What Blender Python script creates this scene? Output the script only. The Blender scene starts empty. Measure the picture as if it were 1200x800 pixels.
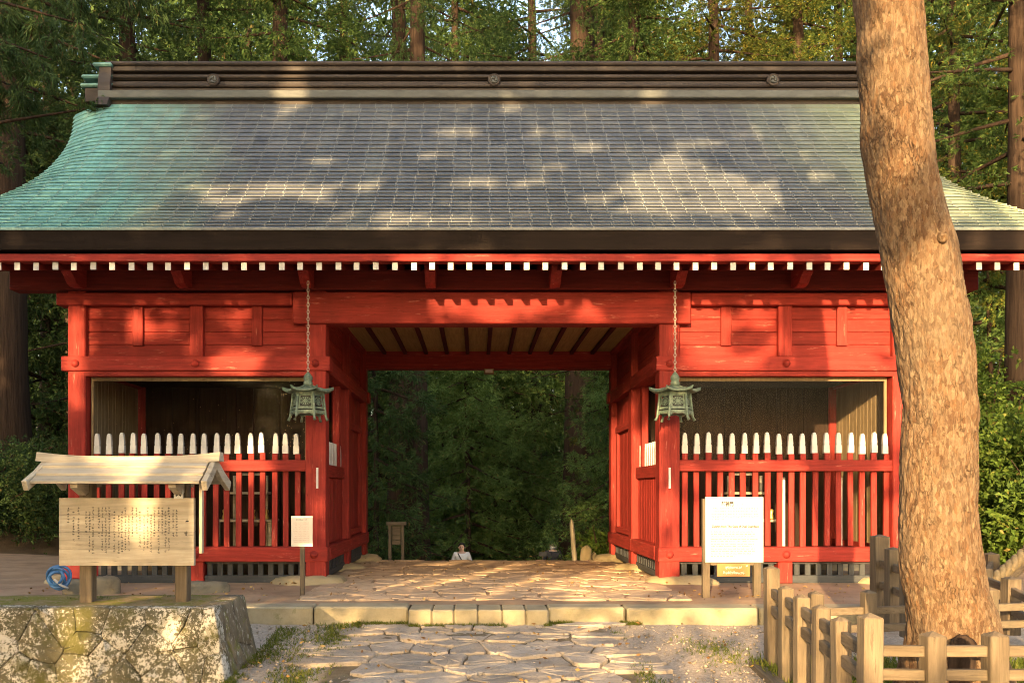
import bpy, math, random
import numpy as np
from mathutils import Vector, Matrix, noise

# ------------------------------------------------------------------ camera, sky, sun, exposure
SC = bpy.context.scene
COL = SC.collection
D = 12.3            # camera to gate front plane (m)
F = 1070.0          # focal length in photo pixels (1200 wide)
EYE = 1.23
VX, VY = 559.0, 575.0
U = D / F
cam_data = bpy.data.cameras.new("camera")
cam = bpy.data.objects.new("camera", cam_data)
COL.objects.link(cam)
cam.location = (0, -D, EYE)
cam.rotation_euler = (math.radians(90), 0, 0)
cam_data.sensor_width = 36
cam_data.lens = F / 1200 * 36
cam_data.shift_x = (600 - VX) / 1200
cam_data.shift_y = (VY - 400) / 1200
cam_data.clip_end = 500
SC.camera = cam

SUN = Vector((0.28, 1.0, -0.205))
el = math.atan2(0.205, math.hypot(0.28, 1.0))
world = bpy.data.worlds.new("World")
SC.world = world
world.use_nodes = True
wn = world.node_tree
sky = wn.nodes.new("ShaderNodeTexSky")
sky.sky_type = 'NISHITA'
sky.sun_disc = False
sky.sun_elevation = el
sky.sun_rotation = math.atan2(-0.28, -1.0)
sky.air_density = 1.0
sky.dust_density = 5.0
sky.ozone_density = 0.3
wn.nodes["Background"].inputs[1].default_value = 0.15
wn.links.new(sky.outputs[0], wn.nodes["Background"].inputs[0])
sl = bpy.data.lights.new("sun", 'SUN')
sl.energy = 2.9
sl.angle = math.radians(0.5)
sl.color = (1.0, 0.68, 0.33)
so = bpy.data.objects.new("sun", sl)
COL.objects.link(so)
so.rotation_euler = SUN.to_track_quat('-Z', 'Y').to_euler()
SC.view_settings.view_transform = 'Standard'
SC.view_settings.look = 'None'
SC.view_settings.gamma = 1
SC.view_settings.exposure = 2.6
SC.cycles.max_bounces = 5
SC.cycles.diffuse_bounces = 3
SC.cycles.glossy_bounces = 2
SC.cycles.transmission_bounces = 3
SC.cycles.adaptive_threshold = 0.02
SC.cycles.transparent_max_bounces = 12
SC.cycles.use_denoising = True
SC.cycles.denoising_prefilter = 'ACCURATE'
SC.cycles.denoising_input_passes = 'RGB_ALBEDO_NORMAL'
SC.cycles.filter_width = 1.0

rnd = random.Random(7)
PI = math.pi


def W(px, py, d):
    """photo pixel + distance from the camera -> world point"""
    return Vector(((px - VX) * d / F, d - D, EYE - (py - VY) * d / F))


# ------------------------------------------------------------------ materials
def lin(c):
    return tuple(((v / 12.92) if v <= 0.04045 else ((v + 0.055) / 1.055) ** 2.4) for v in c)


class NT:
    def __init__(self, name):
        self.m = bpy.data.materials.new(name)
        self.m.use_nodes = True
        self.t = self.m.node_tree
        self.b = self.t.nodes["Principled BSDF"]
        self.geo = self.t.nodes.new("ShaderNodeNewGeometry")

    def n(self, typ, ins=None, **props):
        nd = self.t.nodes.new(typ)
        for k, v in props.items():
            setattr(nd, k, v)
        for k, v in (ins or {}).items():
            if hasattr(v, "is_linked") or isinstance(v, bpy.types.NodeSocket):
                self.t.links.new(v, nd.inputs[k])
            else:
                nd.inputs[k].default_value = v
        return nd

    def pos(self, scale=(1, 1, 1), rot=(0, 0, 0)):
        return self.n("ShaderNodeMapping", {0: self.geo.outputs["Position"], 3: scale, 2: rot}).outputs[0]

    def noise(self, scale=(1, 1, 1), s=1.0, detail=6, rough=0.6, dist=0.0):
        return self.n("ShaderNodeTexNoise", {"Vector": self.pos(scale), "Scale": s, "Detail": detail,
                                             "Roughness": rough, "Distortion": dist}).outputs["Fac"]

    def vor(self, scale=(1, 1, 1), s=1.0, feature='F1', out="Distance", rand=1.0, vec=None):
        return self.n("ShaderNodeTexVoronoi", {"Vector": vec or self.pos(scale), "Scale": s, "Randomness": rand},
                      feature=feature).outputs[out]

    def ramp(self, fac, stops):
        r = self.n("ShaderNodeValToRGB", {0: fac})
        e = r.color_ramp.elements
        while len(e) < len(stops):
            e.new(0.5)
        for el_, (p, c) in zip(e, stops):
            el_.position = p
            if not isinstance(c, (tuple, list)):
                c = (c, c, c)
            el_.color = (*c[:3], 1)
        return r.outputs[0]

    def mix(self, fac, a, b, blend='MIX'):
        m = self.n("ShaderNodeMix", data_type='RGBA', blend_type=blend)
        for sock, v in ((m.inputs[0], fac), (m.inputs[6], a), (m.inputs[7], b)):
            if isinstance(v, bpy.types.NodeSocket):
                self.t.links.new(v, sock)
            elif isinstance(v, (int, float)):
                sock.default_value = v
            else:
                sock.default_value = (*v[:3], 1)
        return m.outputs[2]

    def math(self, op, a, b=0.0, clamp=False):
        m = self.n("ShaderNodeMath", operation=op, use_clamp=clamp)
        for i, v in enumerate((a, b)):
            if isinstance(v, bpy.types.NodeSocket):
                self.t.links.new(v, m.inputs[i])
            else:
                m.inputs[i].default_value = v
        return m.outputs[0]

    def objrand(self):
        return self.n("ShaderNodeObjectInfo").outputs["Random"]

    def vary(self, col, amt, src=None):
        """multiply value by 1 +- amt per object"""
        r = src or self.objrand()
        v = self.math('ADD', self.math('MULTIPLY', r, 2 * amt), 1 - amt)
        return self.n("ShaderNodeHueSaturation", {"Value": v, "Color": col}).outputs[0]

    def finish(self, col, rough=0.7, bump=None, bstr=0.3, bdist=0.01, metallic=0.0, spec=0.5):
        def put(k, v):
            if isinstance(v, bpy.types.NodeSocket):
                self.t.links.new(v, self.b.inputs[k])
            elif isinstance(v, (tuple, list)):
                self.b.inputs[k].default_value = (*v[:3], 1)
            else:
                self.b.inputs[k].default_value = v
        put("Base Color", col)
        put("Roughness", rough)
        put("Metallic", metallic)
        put("Specular IOR Level", spec)
        if bump is not None:
            bn = self.n("ShaderNodeBump", {"Height": bump, "Strength": bstr, "Distance": bdist})
            self.t.links.new(bn.outputs[0], self.b.inputs["Normal"])
        return self.m


MATS = {}


def wood(name, c1, c2, axis, rough=0.6, vary=0.12, wear=None, bstr=0.35, stretch=14, s=2.2, wear_lo=0.62, grime=None):
    t = NT(name)
    sc = [stretch] * 3
    sc['XYZ'.index(axis)] = 0.8
    g = t.noise(sc, s, 8, 0.65, 0.4)
    g2 = t.noise((1, 1, 1), 3.0, 5, 0.6)
    col = t.ramp(g, [(0.3, c1), (0.7, c2)])
    col = t.mix(t.ramp(g2, [(0.35, 0.0), (0.75, 0.5)]), col, c1)
    if wear:
        wsc = [9] * 3
        wsc['XYZ'.index(axis)] = 1.2
        w = t.noise(wsc, 2.5, 9, 0.7)
        col = t.mix(t.ramp(w, [(wear_lo, 0.0), (wear_lo + 0.08, 0.75)]), col, wear)
    if grime:
        gr = t.noise((1, 1, 1), 1.6, 9, 0.75)
        col = t.mix(t.ramp(gr, [(0.48, 0.0), (0.72, 0.55)]), col, grime)
        ck = t.noise([v * 3 for v in sc], s, 3, 0.5)
        col = t.mix(t.ramp(ck, [(0.26, 0.75), (0.33, 0.0)]), col, tuple(v * .3 for v in c1))
    col = t.vary(col, vary)
    MATS[name] = t.finish(col, rough, g, bstr, 0.008, spec=0.12)


RED1, RED2, REDW = (0.145, 0.016, 0.012), (0.325, 0.037, 0.028), (0.42, 0.15, 0.105)
for ax in 'XYZ':
    wood('red_' + ax, RED1, RED2, ax, 0.65, 0.12, REDW, 0.8, wear_lo=0.605, grime=(0.115, 0.016, 0.012))
    wood('sootred_' + ax, (0.075, 0.0095, 0.007), (0.15, 0.018, 0.013), ax, 0.7, 0.12, (0.2, 0.06, 0.04), 0.5)  # same red paint, darkened in the colour to deepen shade under the eaves
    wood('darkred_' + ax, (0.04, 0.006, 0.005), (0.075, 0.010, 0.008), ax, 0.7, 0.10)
    wood('black_' + ax, (0.030, 0.032, 0.034), (0.065, 0.068, 0.07), ax, 0.6, 0.12, (0.12, 0.12, 0.12))
    wood('board_' + ax, (0.16, 0.115, 0.065), (0.27, 0.20, 0.115), ax, 0.75, 0.10)
    wood('ceil_' + ax, (0.20, 0.13, 0.05), (0.34, 0.23, 0.09), ax, 0.75, 0.10)
    wood('grey_' + ax, (0.085, 0.064, 0.043), (0.185, 0.143, 0.097), ax, 0.85, 0.14, (0.065, 0.05, 0.036), 0.8, wear_lo=0.60, grime=(0.075, 0.07, 0.05))
    wood('pale_' + ax, (0.30, 0.25, 0.18), (0.52, 0.45, 0.34), ax, 0.8, 0.10, (0.20, 0.155, 0.10), 0.5, wear_lo=0.60, grime=(0.22, 0.19, 0.14))
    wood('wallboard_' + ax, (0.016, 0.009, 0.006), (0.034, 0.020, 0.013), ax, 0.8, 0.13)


def plain(name, c, rough=0.6, var=0.15, s=8.0, metallic=0.0, vary=0.05, bstr=0.15):
    t = NT(name)
    g = t.noise((1, 1, 1), s, 6, 0.6)
    lo = tuple(v * (1 - var) for v in c)
    hi = tuple(min(1, v * (1 + var)) for v in c)
    MATS[name] = t.finish(t.vary(t.ramp(g, [(0.3, lo), (0.7, hi)]), vary), rough, g, bstr, 0.003, metallic)


plain('white_paint', (0.50, 0.49, 0.47), 0.6, 0.16)
plain('sign_white', (0.36, 0.355, 0.34), 0.4, 0.02, 2.0)
plain('sign_cream', (0.72, 0.62, 0.50), 0.5, 0.05, 4.0)
plain('ink', (0.035, 0.03, 0.025), 0.7, 0.1)
plain('ink_faint', (0.07, 0.065, 0.055), 0.7, 0.1)
plain('ink_red', (0.55, 0.30, 0.22), 0.7, 0.1)
plain('sign_brown', (0.26, 0.12, 0.03), 0.5, 0.08)
plain('iron', (0.05, 0.045, 0.04), 0.5, 0.3, 20, 0.5)
plain('chain_metal', (0.42, 0.38, 0.32), 0.55, 0.25, 30, 0.3)
plain('red_metal', (0.50, 0.03, 0.03), 0.4, 0.08)
plain('blue_plastic', (0.035, 0.12, 0.30), 0.4, 0.2, 12)
plain('skin', (0.50, 0.33, 0.25), 0.6, 0.08)
plain('hair', (0.015, 0.012, 0.01), 0.5, 0.3, 30)
plain('shirt_white', (0.70, 0.69, 0.70), 0.8, 0.08)
plain('cloth_dark', (0.03, 0.03, 0.035), 0.85, 0.2)
plain('straw', (0.22, 0.16, 0.08), 0.85, 0.3, 25)
plain('gold', (0.55, 0.40, 0.12), 0.35, 0.2, 10, 0.6)

# verdigris bronze of the lanterns
t = NT('verdigris')
g = t.noise((1, 1, 1), 14, 8, 0.7)
MATS['verdigris'] = t.finish(t.ramp(g, [(0.3, (0.04, 0.055, 0.038)), (0.5, (0.105, 0.15, 0.11)), (0.72, (0.24, 0.28, 0.19))]),
                             0.62, g, 0.3, 0.004, 0.15)
plain('lantern_dark', (0.010, 0.010, 0.008), 0.6, 0.4, 20)


# copper sheet roof: brown slate copper with green patina at both gable ends
def copper(name, k=1.0, seam=False):
    t = NT(name)
    sx = t.n("ShaderNodeSeparateXYZ", {0: t.geo.outputs["Position"]})
    x = t.math('ADD', sx.outputs[0], t.math('MULTIPLY', t.math('SUBTRACT', t.noise((1, .35, .35), 1.1, 5, 0.65), 0.5), 2.6))
    # run-down of patina: more green toward the eave
    x = t.math('SUBTRACT', x, t.math('MULTIPLY', t.math('SUBTRACT', sx.outputs[2], 5.6), -0.20))
    fl = t.n("ShaderNodeMapRange", {0: x, 1: -3.2, 2: -5.2, 3: 0.0, 4: 1.0}).outputs[0]
    fr = t.n("ShaderNodeMapRange", {0: x, 1: 4.3, 2: 6.6, 3: 0.0, 4: 0.75}).outputs[0]
    g = t.noise((1, 1, 1), 1.6, 8, 0.65)
    g2 = t.noise((6, 1, 1), 5, 6, 0.6)
    slate = t.ramp(g, [(0.3, (0.060, 0.067, 0.078)), (0.55, (0.092, 0.101, 0.112)), (0.75, (0.128, 0.131, 0.126))])
    streak = t.ramp(t.noise((3.2, .25, .25), 1.2, 6, 0.7), [(0.52, 0.0), (0.75, 0.40)])
    slate = t.mix(streak, slate, (0.20, 0.22, 0.20))
    tan = t.mix(t.ramp(g2, [(0.35, 0.0), (0.7, 1.0)]), (0.22, 0.27, 0.19), (0.20, 0.33, 0.28))
    green = t.ramp(g2, [(0.3, (0.10, 0.25, 0.225)), (0.7, (0.20, 0.41, 0.365))])
    grn = t.mix(t.n("ShaderNodeMapRange", {0: fl, 1: 0.35, 2: 0.9}).outputs[0], tan, green)
    col = t.mix(fl, slate, grn)
    col = t.mix(fr, col, (0.26, 0.31, 0.19))
    if seam:
        col = t.mix(0.28, col, (0.32, 0.33, 0.30))
    col = t.vary(col, 0.13, t.geo.outputs["Random Per Island"])
    MATS[name] = t.finish(col, t.ramp(g2, [(0.2, 0.40), (0.8, 0.60)]), g2, 0.15, 0.01, 0.0, 0.35)


copper('copper')
copper('copper_seam', seam=True)
t = NT('copper_brown')
g = t.noise((.6, 3, 3), 2, 8, 0.7)
MATS['copper_brown'] = t.finish(t.ramp(g, [(0.3, (0.028, 0.021, 0.018)), (0.6, (0.055, 0.043, 0.036)), (0.8, (0.082, 0.078, 0.070))]),
                                0.6, g, 0.3, 0.01, 0.0, 0.25)
plain('copper_green', (0.11, 0.23, 0.20), 0.55, 0.3, 6, 0.1)
t = NT('copper_skirt')
g = t.noise((.8, 3, 3), 3, 8, 0.7)
MATS['copper_skirt'] = t.finish(t.ramp(g, [(0.3, (0.055, 0.057, 0.053)), (0.7, (0.105, 0.113, 0.103))]), 0.55, g, 0.2, 0.01, 0.0, 0.3)
t = NT('fascia')
g = t.noise((.5, 2, 9), 2, 8, 0.7)
MATS['fascia'] = t.finish(t.ramp(g, [(0.3, (0.008, 0.005, 0.0035)), (0.7, (0.019, 0.012, 0.009))]), 0.7, g, 0.3, 0.01, 0.0, 0.1)


# stone kinds
def stone(name, c1, c2, c3=None, s=4.0, vary=0.12, moss=None, moss_lo=0.6, bstr=0.5, rough=0.85, speck=None, dist=0.02):
    t = NT(name)
    g = t.noise((1, 1, 1), s, 10, 0.7)
    col = t.ramp(g, [(0.3, c1), (0.52, c2), (0.75, c3 or c2)])
    if speck:
        v = t.noise((1, 1, 1), s * 9, 4, 0.7)
        col = t.mix(t.ramp(v, [(0.52, 0.0), (0.66, 0.6)]), col, speck)
    col = t.vary(col, vary)
    if moss:
        m = t.noise((1, 1, 1), 3.2, 9, 0.75)
        col = t.mix(t.ramp(m, [(moss_lo, 0.0), (moss_lo + 0.10, 0.9)]), col, moss)
    MATS[name] = t.finish(col, rough, g, bstr, dist, spec=0.3)


stone('flagstone', (0.20, 0.16, 0.12), (0.31, 0.255, 0.20), (0.40, 0.335, 0.27), 3.0, 0.16, (0.20, 0.17, 0.12), 0.60, 0.8, speck=(0.15, 0.125, 0.095))
stone('flagstone_tan', (0.32, 0.215, 0.13), (0.43, 0.30, 0.19), (0.49, 0.36, 0.24), 3.0, 0.10, (0.20, 0.13, 0.075), 0.60)
stone('kerbstone', (0.20, 0.17, 0.10), (0.29, 0.245, 0.16), (0.36, 0.31, 0.21), 3.5, 0.08, (0.13, 0.13, 0.05), 0.60)
stone('basestone', (0.22, 0.17, 0.09), (0.32, 0.25, 0.14), (0.38, 0.30, 0.18), 3.0, 0.08)
stone('earth_platform', (0.20, 0.125, 0.07), (0.30, 0.195, 0.115), (0.37, 0.25, 0.155), 2.0, 0.0, (0.25, 0.20, 0.13), 0.62, 0.6)
stone('boulder', (0.11, 0.09, 0.06), (0.18, 0.15, 0.10), None, 5)

# lichen wall stone: pale lichen over dark mossy stone
t = NT('lichen_stone')
base = t.ramp(t.noise((1, 1, 1), 5, 8, 0.7), [(0.3, (0.055, 0.052, 0.03)), (0.7, (0.13, 0.115, 0.075))])
blot = t.math('ADD', t.noise((1, 1, 1), 34, 9, 0.8), t.math('MULTIPLY', t.math('SUBTRACT', t.noise((1, 1, 1), 2.3, 3, 0.5), 0.5), 0.55))
lf = t.ramp(t.math('ADD', blot, t.math('MULTIPLY', t.math('SUBTRACT', t.objrand(), 0.5), 0.05)), [(0.505, 0.0), (0.53, 1.0)])
lich = t.ramp(t.noise((1, 1, 1), 4, 6, 0.6), [(0.3, (0.36, 0.34, 0.30)), (0.7, (0.54, 0.50, 0.43))])
col = t.mix(lf, base, lich)
gm = t.noise((1, 1, 1), 3.1, 8, 0.7)
col = t.mix(t.ramp(gm, [(0.50, 0.0), (0.60, 0.85)]), col, (0.075, 0.07, 0.018))
sep = t.n("ShaderNodeSeparateXYZ", {0: t.geo.outputs["Normal"]})
MATS['lichen_stone'] = t.finish(col, 0.9, blot, 0.6, 0.02, spec=0.2)
t = NT('mossy_stone')
base = t.ramp(t.noise((1, 1, 1), 6, 8, 0.7), [(0.3, (0.08, 0.065, 0.04)), (0.7, (0.19, 0.15, 0.10))])
col = t.mix(t.ramp(t.noise((1, 1, 1), 5, 9, 0.75), [(0.52, 0.0), (0.60, 0.85)]), base, (0.13, 0.125, 0.025))
col = t.mix(t.ramp(t.noise((2, 2, 1), 11, 8, 0.75), [(0.56, 0.0), (0.60, 0.85)]), col, (0.36, 0.33, 0.27))
MATS['mossy_stone'] = t.finish(col, 0.9, t.noise((1, 1, 1), 20, 8, 0.7), 0.6, 0.02, spec=0.2)
stone('mortar', (0.07, 0.06, 0.04), (0.13, 0.115, 0.08), None, 9, 0)
t = NT('moss_soil')
g = t.noise((1, 1, 1), 3.5, 10, 0.75)
col = t.ramp(g, [(0.34, (0.27, 0.19, 0.11)), (0.48, (0.22, 0.165, 0.075)), (0.56, (0.155, 0.145, 0.03)), (0.75, (0.19, 0.18, 0.035))])
col = t.mix(t.ramp(t.noise((1, 1, 1), 40, 3, 0.6), [(0.60, 0.0), (0.68, 0.8)]), col, (0.34, 0.28, 0.20))
MATS['moss_soil'] = t.finish(col, 0.95, t.noise((1, 1, 1), 50, 6, 0.7), 0.7, 0.02, spec=0.1)

# ground: gravel in front, forest soil further off
t = NT('ground')
grv = t.n("ShaderNodeTexVoronoi", {"Vector": t.pos(), "Scale": 55.0}).outputs["Color"]
gcol = t.mix(t.n("ShaderNodeSeparateXYZ", {0: grv}).outputs[0], (0.24, 0.19, 0.145), (0.44, 0.365, 0.29))
gcol = t.mix(t.ramp(t.noise((1, 1, 1), 2.2, 8, 0.7), [(0.35, 0.0), (0.7, 0.55)]), gcol, (0.32, 0.25, 0.18))
gcol = t.mix(t.ramp(t.noise((1, 1, 1), 1.4, 8, 0.75), [(0.60, 0.0), (0.68, 0.85)]), gcol, (0.10, 0.115, 0.035))
soil = t.ramp(t.noise((1, 1, 1), 1.8, 9, 0.7), [(0.3, (0.06, 0.042, 0.025)), (0.55, (0.10, 0.07, 0.04)), (0.7, (0.06, 0.075, 0.025))])
sp = t.n("ShaderNodeSeparateXYZ", {0: t.geo.outputs["Position"]})
fy = t.n("ShaderNodeMapRange", {0: sp.outputs[1], 1: -1.0, 2: 1.0}).outputs[0]
ax_ = t.n('ShaderNodeMapRange', {0: t.math('ABSOLUTE', t.math('SUBTRACT', sp.outputs[0], 0.03)), 1: 1.32, 2: 1.22}).outputs[0]
jcol = t.ramp(t.noise((1, 1, 1), 5, 8, 0.7), [(0.35, (0.10, 0.075, 0.045)), (0.6, (0.16, 0.125, 0.08)), (0.75, (0.10, 0.105, 0.03))])
gcol = t.mix(ax_, gcol, jcol)
col = t.mix(fy, gcol, soil)
MATS['ground'] = t.finish(col, 0.95, t.vor((1, 1, 1), 55), 0.5, 0.012, spec=0.15)
t = NT('pebble')
MATS['pebble'] = t.finish(t.ramp(t.geo.outputs["Random Per Island"], [(0, (0.15, 0.12, 0.09)), (0.5, (0.26, 0.21, 0.16)), (1, (0.36, 0.30, 0.24))]), 0.85, spec=0.2)


def leafmat(name, stops, trans=0.35, patch=0.5, rough=0.5, patch_col=None, psc=0.55):
    t = NT(name)
    col = t.ramp(t.geo.outputs["Random Per Island"], stops)
    col = t.vary(col, 0.22)
    if patch_col:
        pn = t.noise((1, 1, 1), psc, 4, 0.6)
        col = t.mix(t.ramp(pn, [(0.50, 0.0), (0.66, patch)]), col, patch_col)
    t.finish(col, 0.6, spec=0.12)
    tr = t.n("ShaderNodeBsdfTranslucent", {0: col})
    mx = t.n("ShaderNodeMixShader", {0: trans, 1: t.b.outputs[0], 2: tr.outputs[0]})
    t.t.links.new(mx.outputs[0], t.t.nodes["Material Output"].inputs[0])
    MATS[name] = t.m


leafmat('cedar_leaf', [(0.0, (0.040, 0.075, 0.018)), (0.5, (0.065, 0.115, 0.028)), (0.93, (0.10, 0.15, 0.038)), (1.0, (0.20, 0.13, 0.04))], patch_col=(0.085, 0.125, 0.025))
leafmat('cedar_leaf_dark', [(0.0, (0.030, 0.054, 0.016)), (0.6, (0.052, 0.092, 0.028)), (0.95, (0.08, 0.12, 0.036)), (1.0, (0.15, 0.10, 0.04))], patch_col=(0.05, 0.10, 0.03))
leafmat('cedar_leaf_gold', [(0.0, (0.05, 0.075, 0.015)), (0.5, (0.085, 0.12, 0.025)), (0.85, (0.12, 0.15, 0.03)), (1.0, (0.30, 0.20, 0.03))], patch_col=(0.20, 0.17, 0.025), psc=0.9)
leafmat('cedar_leaf_light', [(0.0, (0.075, 0.13, 0.036)), (0.5, (0.125, 0.20, 0.055)), (0.95, (0.17, 0.25, 0.07)), (1.0, (0.20, 0.15, 0.05))], 0.5)
leafmat('shrub_leaf', [(0.0, (0.045, 0.08, 0.014)), (0.5, (0.08, 0.135, 0.022)), (0.95, (0.12, 0.17, 0.03)), (1.0, (0.25, 0.19, 0.06))])
leafmat('pine_needle', [(0.0, (0.03, 0.06, 0.02)), (1.0, (0.08, 0.11, 0.04))], 0.2)
leafmat('grass_blade', [(0.0, (0.07, 0.09, 0.012)), (0.6, (0.12, 0.15, 0.02)), (1.0, (0.20, 0.18, 0.05))])
leafmat('dead_leaf', [(0.0, (0.12, 0.06, 0.025)), (0.6, (0.24, 0.14, 0.05)), (1.0, (0.38, 0.27, 0.10))], 0.15)

# pine bark
t = NT('pine_bark')
warp = t.n("ShaderNodeMix", data_type='RGBA', blend_type='ADD')
nz = t.n("ShaderNodeTexNoise", {"Vector": t.pos((1, 1, .6)), "Scale": 18.0, "Detail": 6.0, "Roughness": 0.7})
t.t.links.new(t.pos((1, 1, .40)), warp.inputs[6]); t.t.links.new(nz.outputs["Color"], warp.inputs[7]); warp.inputs[0].default_value = 0.05
cellv = t.n("ShaderNodeTexVoronoi", {"Vector": warp.outputs[2], "Scale": 52.0})
pick = t.n("ShaderNodeSeparateXYZ", {0: cellv.outputs["Color"]})
edge = t.vor(vec=warp.outputs[2], s=52.0, feature='DISTANCE_TO_EDGE')
fine = t.noise((1, 1, .35), 95, 8, 0.75)
mid = t.noise((1, 1, .22), 34, 9, 0.72, 0.5)
big = t.noise((1, 1, .5), 3.2, 6, 0.65)
col = t.ramp(pick.outputs[0], [(0.0, (0.115, 0.063, 0.034)), (0.3, (0.19, 0.122, 0.071)), (0.65, (0.25, 0.175, 0.107)), (1.0, (0.175, 0.094, 0.047))])
col = t.mix(t.ramp(mid, [(0.32, 0.85), (0.48, 0.0)]), col, (0.085, 0.048, 0.029))
col = t.mix(t.ramp(fine, [(0.34, 0.8), (0.5, 0.0)]), col, (0.15, 0.09, 0.055))
vc = t.ramp(t.noise((1, 1, .12), 42, 7, 0.65, 0.6), [(0.485, 0.0), (0.5, 0.75), (0.515, 0.0)])
col = t.mix(t.math('MULTIPLY', vc, t.ramp(t.noise((1, 1, .6), 5, 4, 0.6), [(0.4, 0.0), (0.55, 1.0)])), col, (0.06, 0.034, 0.02))
crack = t.math('MULTIPLY', t.ramp(edge, [(0.0, 1.0), (0.06, 0.0)]), t.ramp(t.noise((1, 1, .7), 8, 4, 0.6), [(0.50, 0.0), (0.66, 0.8)]))
col = t.mix(crack, col, (0.07, 0.042, 0.028))
col = t.mix(t.ramp(big, [(0.45, 0.0), (0.70, 0.35)]), col, (0.185, 0.155, 0.115))
hgt = t.math('ADD', t.math('ADD', t.math('MULTIPLY', pick.outputs[1], 0.3), t.math('MULTIPLY', mid, 0.9)), t.math('ADD', t.math('MULTIPLY', fine, 0.35), t.math('MULTIPLY', crack, -0.5)))
MATS['pine_bark'] = t.finish(col, 0.92, hgt, 1.0, 0.035, spec=0.08)
t = NT('cedar_bark')
g = t.noise((9, 9, .5), 2.0, 9, 0.7)
MATS['cedar_bark'] = t.finish(t.ramp(g, [(0.3, (0.017, 0.010, 0.007)), (0.7, (0.058, 0.038, 0.026))]), 0.9, g, 0.9, 0.03, spec=0.1)

# dusty pane in the guardian bays
t = NT('dusty_pane')
tr = t.n("ShaderNodeBsdfTransparent")
gl = t.n("ShaderNodeBsdfGlossy", {"Roughness": 0.08, "Color": (0.9, 0.9, 0.9, 1)})
df = t.n("ShaderNodeBsdfDiffuse", {"Color": (0.30, 0.27, 0.22, 1)})
m1 = t.n("ShaderNodeMixShader", {0: 0.002, 1: tr.outputs[0], 2: gl.outputs[0]})
m2 = t.n("ShaderNodeMixShader", {0: 0.0012, 1: m1.outputs[0], 2: df.outputs[0]})
t.t.links.new(m2.outputs[0], t.t.nodes["Material Output"].inputs[0])
MATS['dusty_pane'] = t.m


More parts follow.
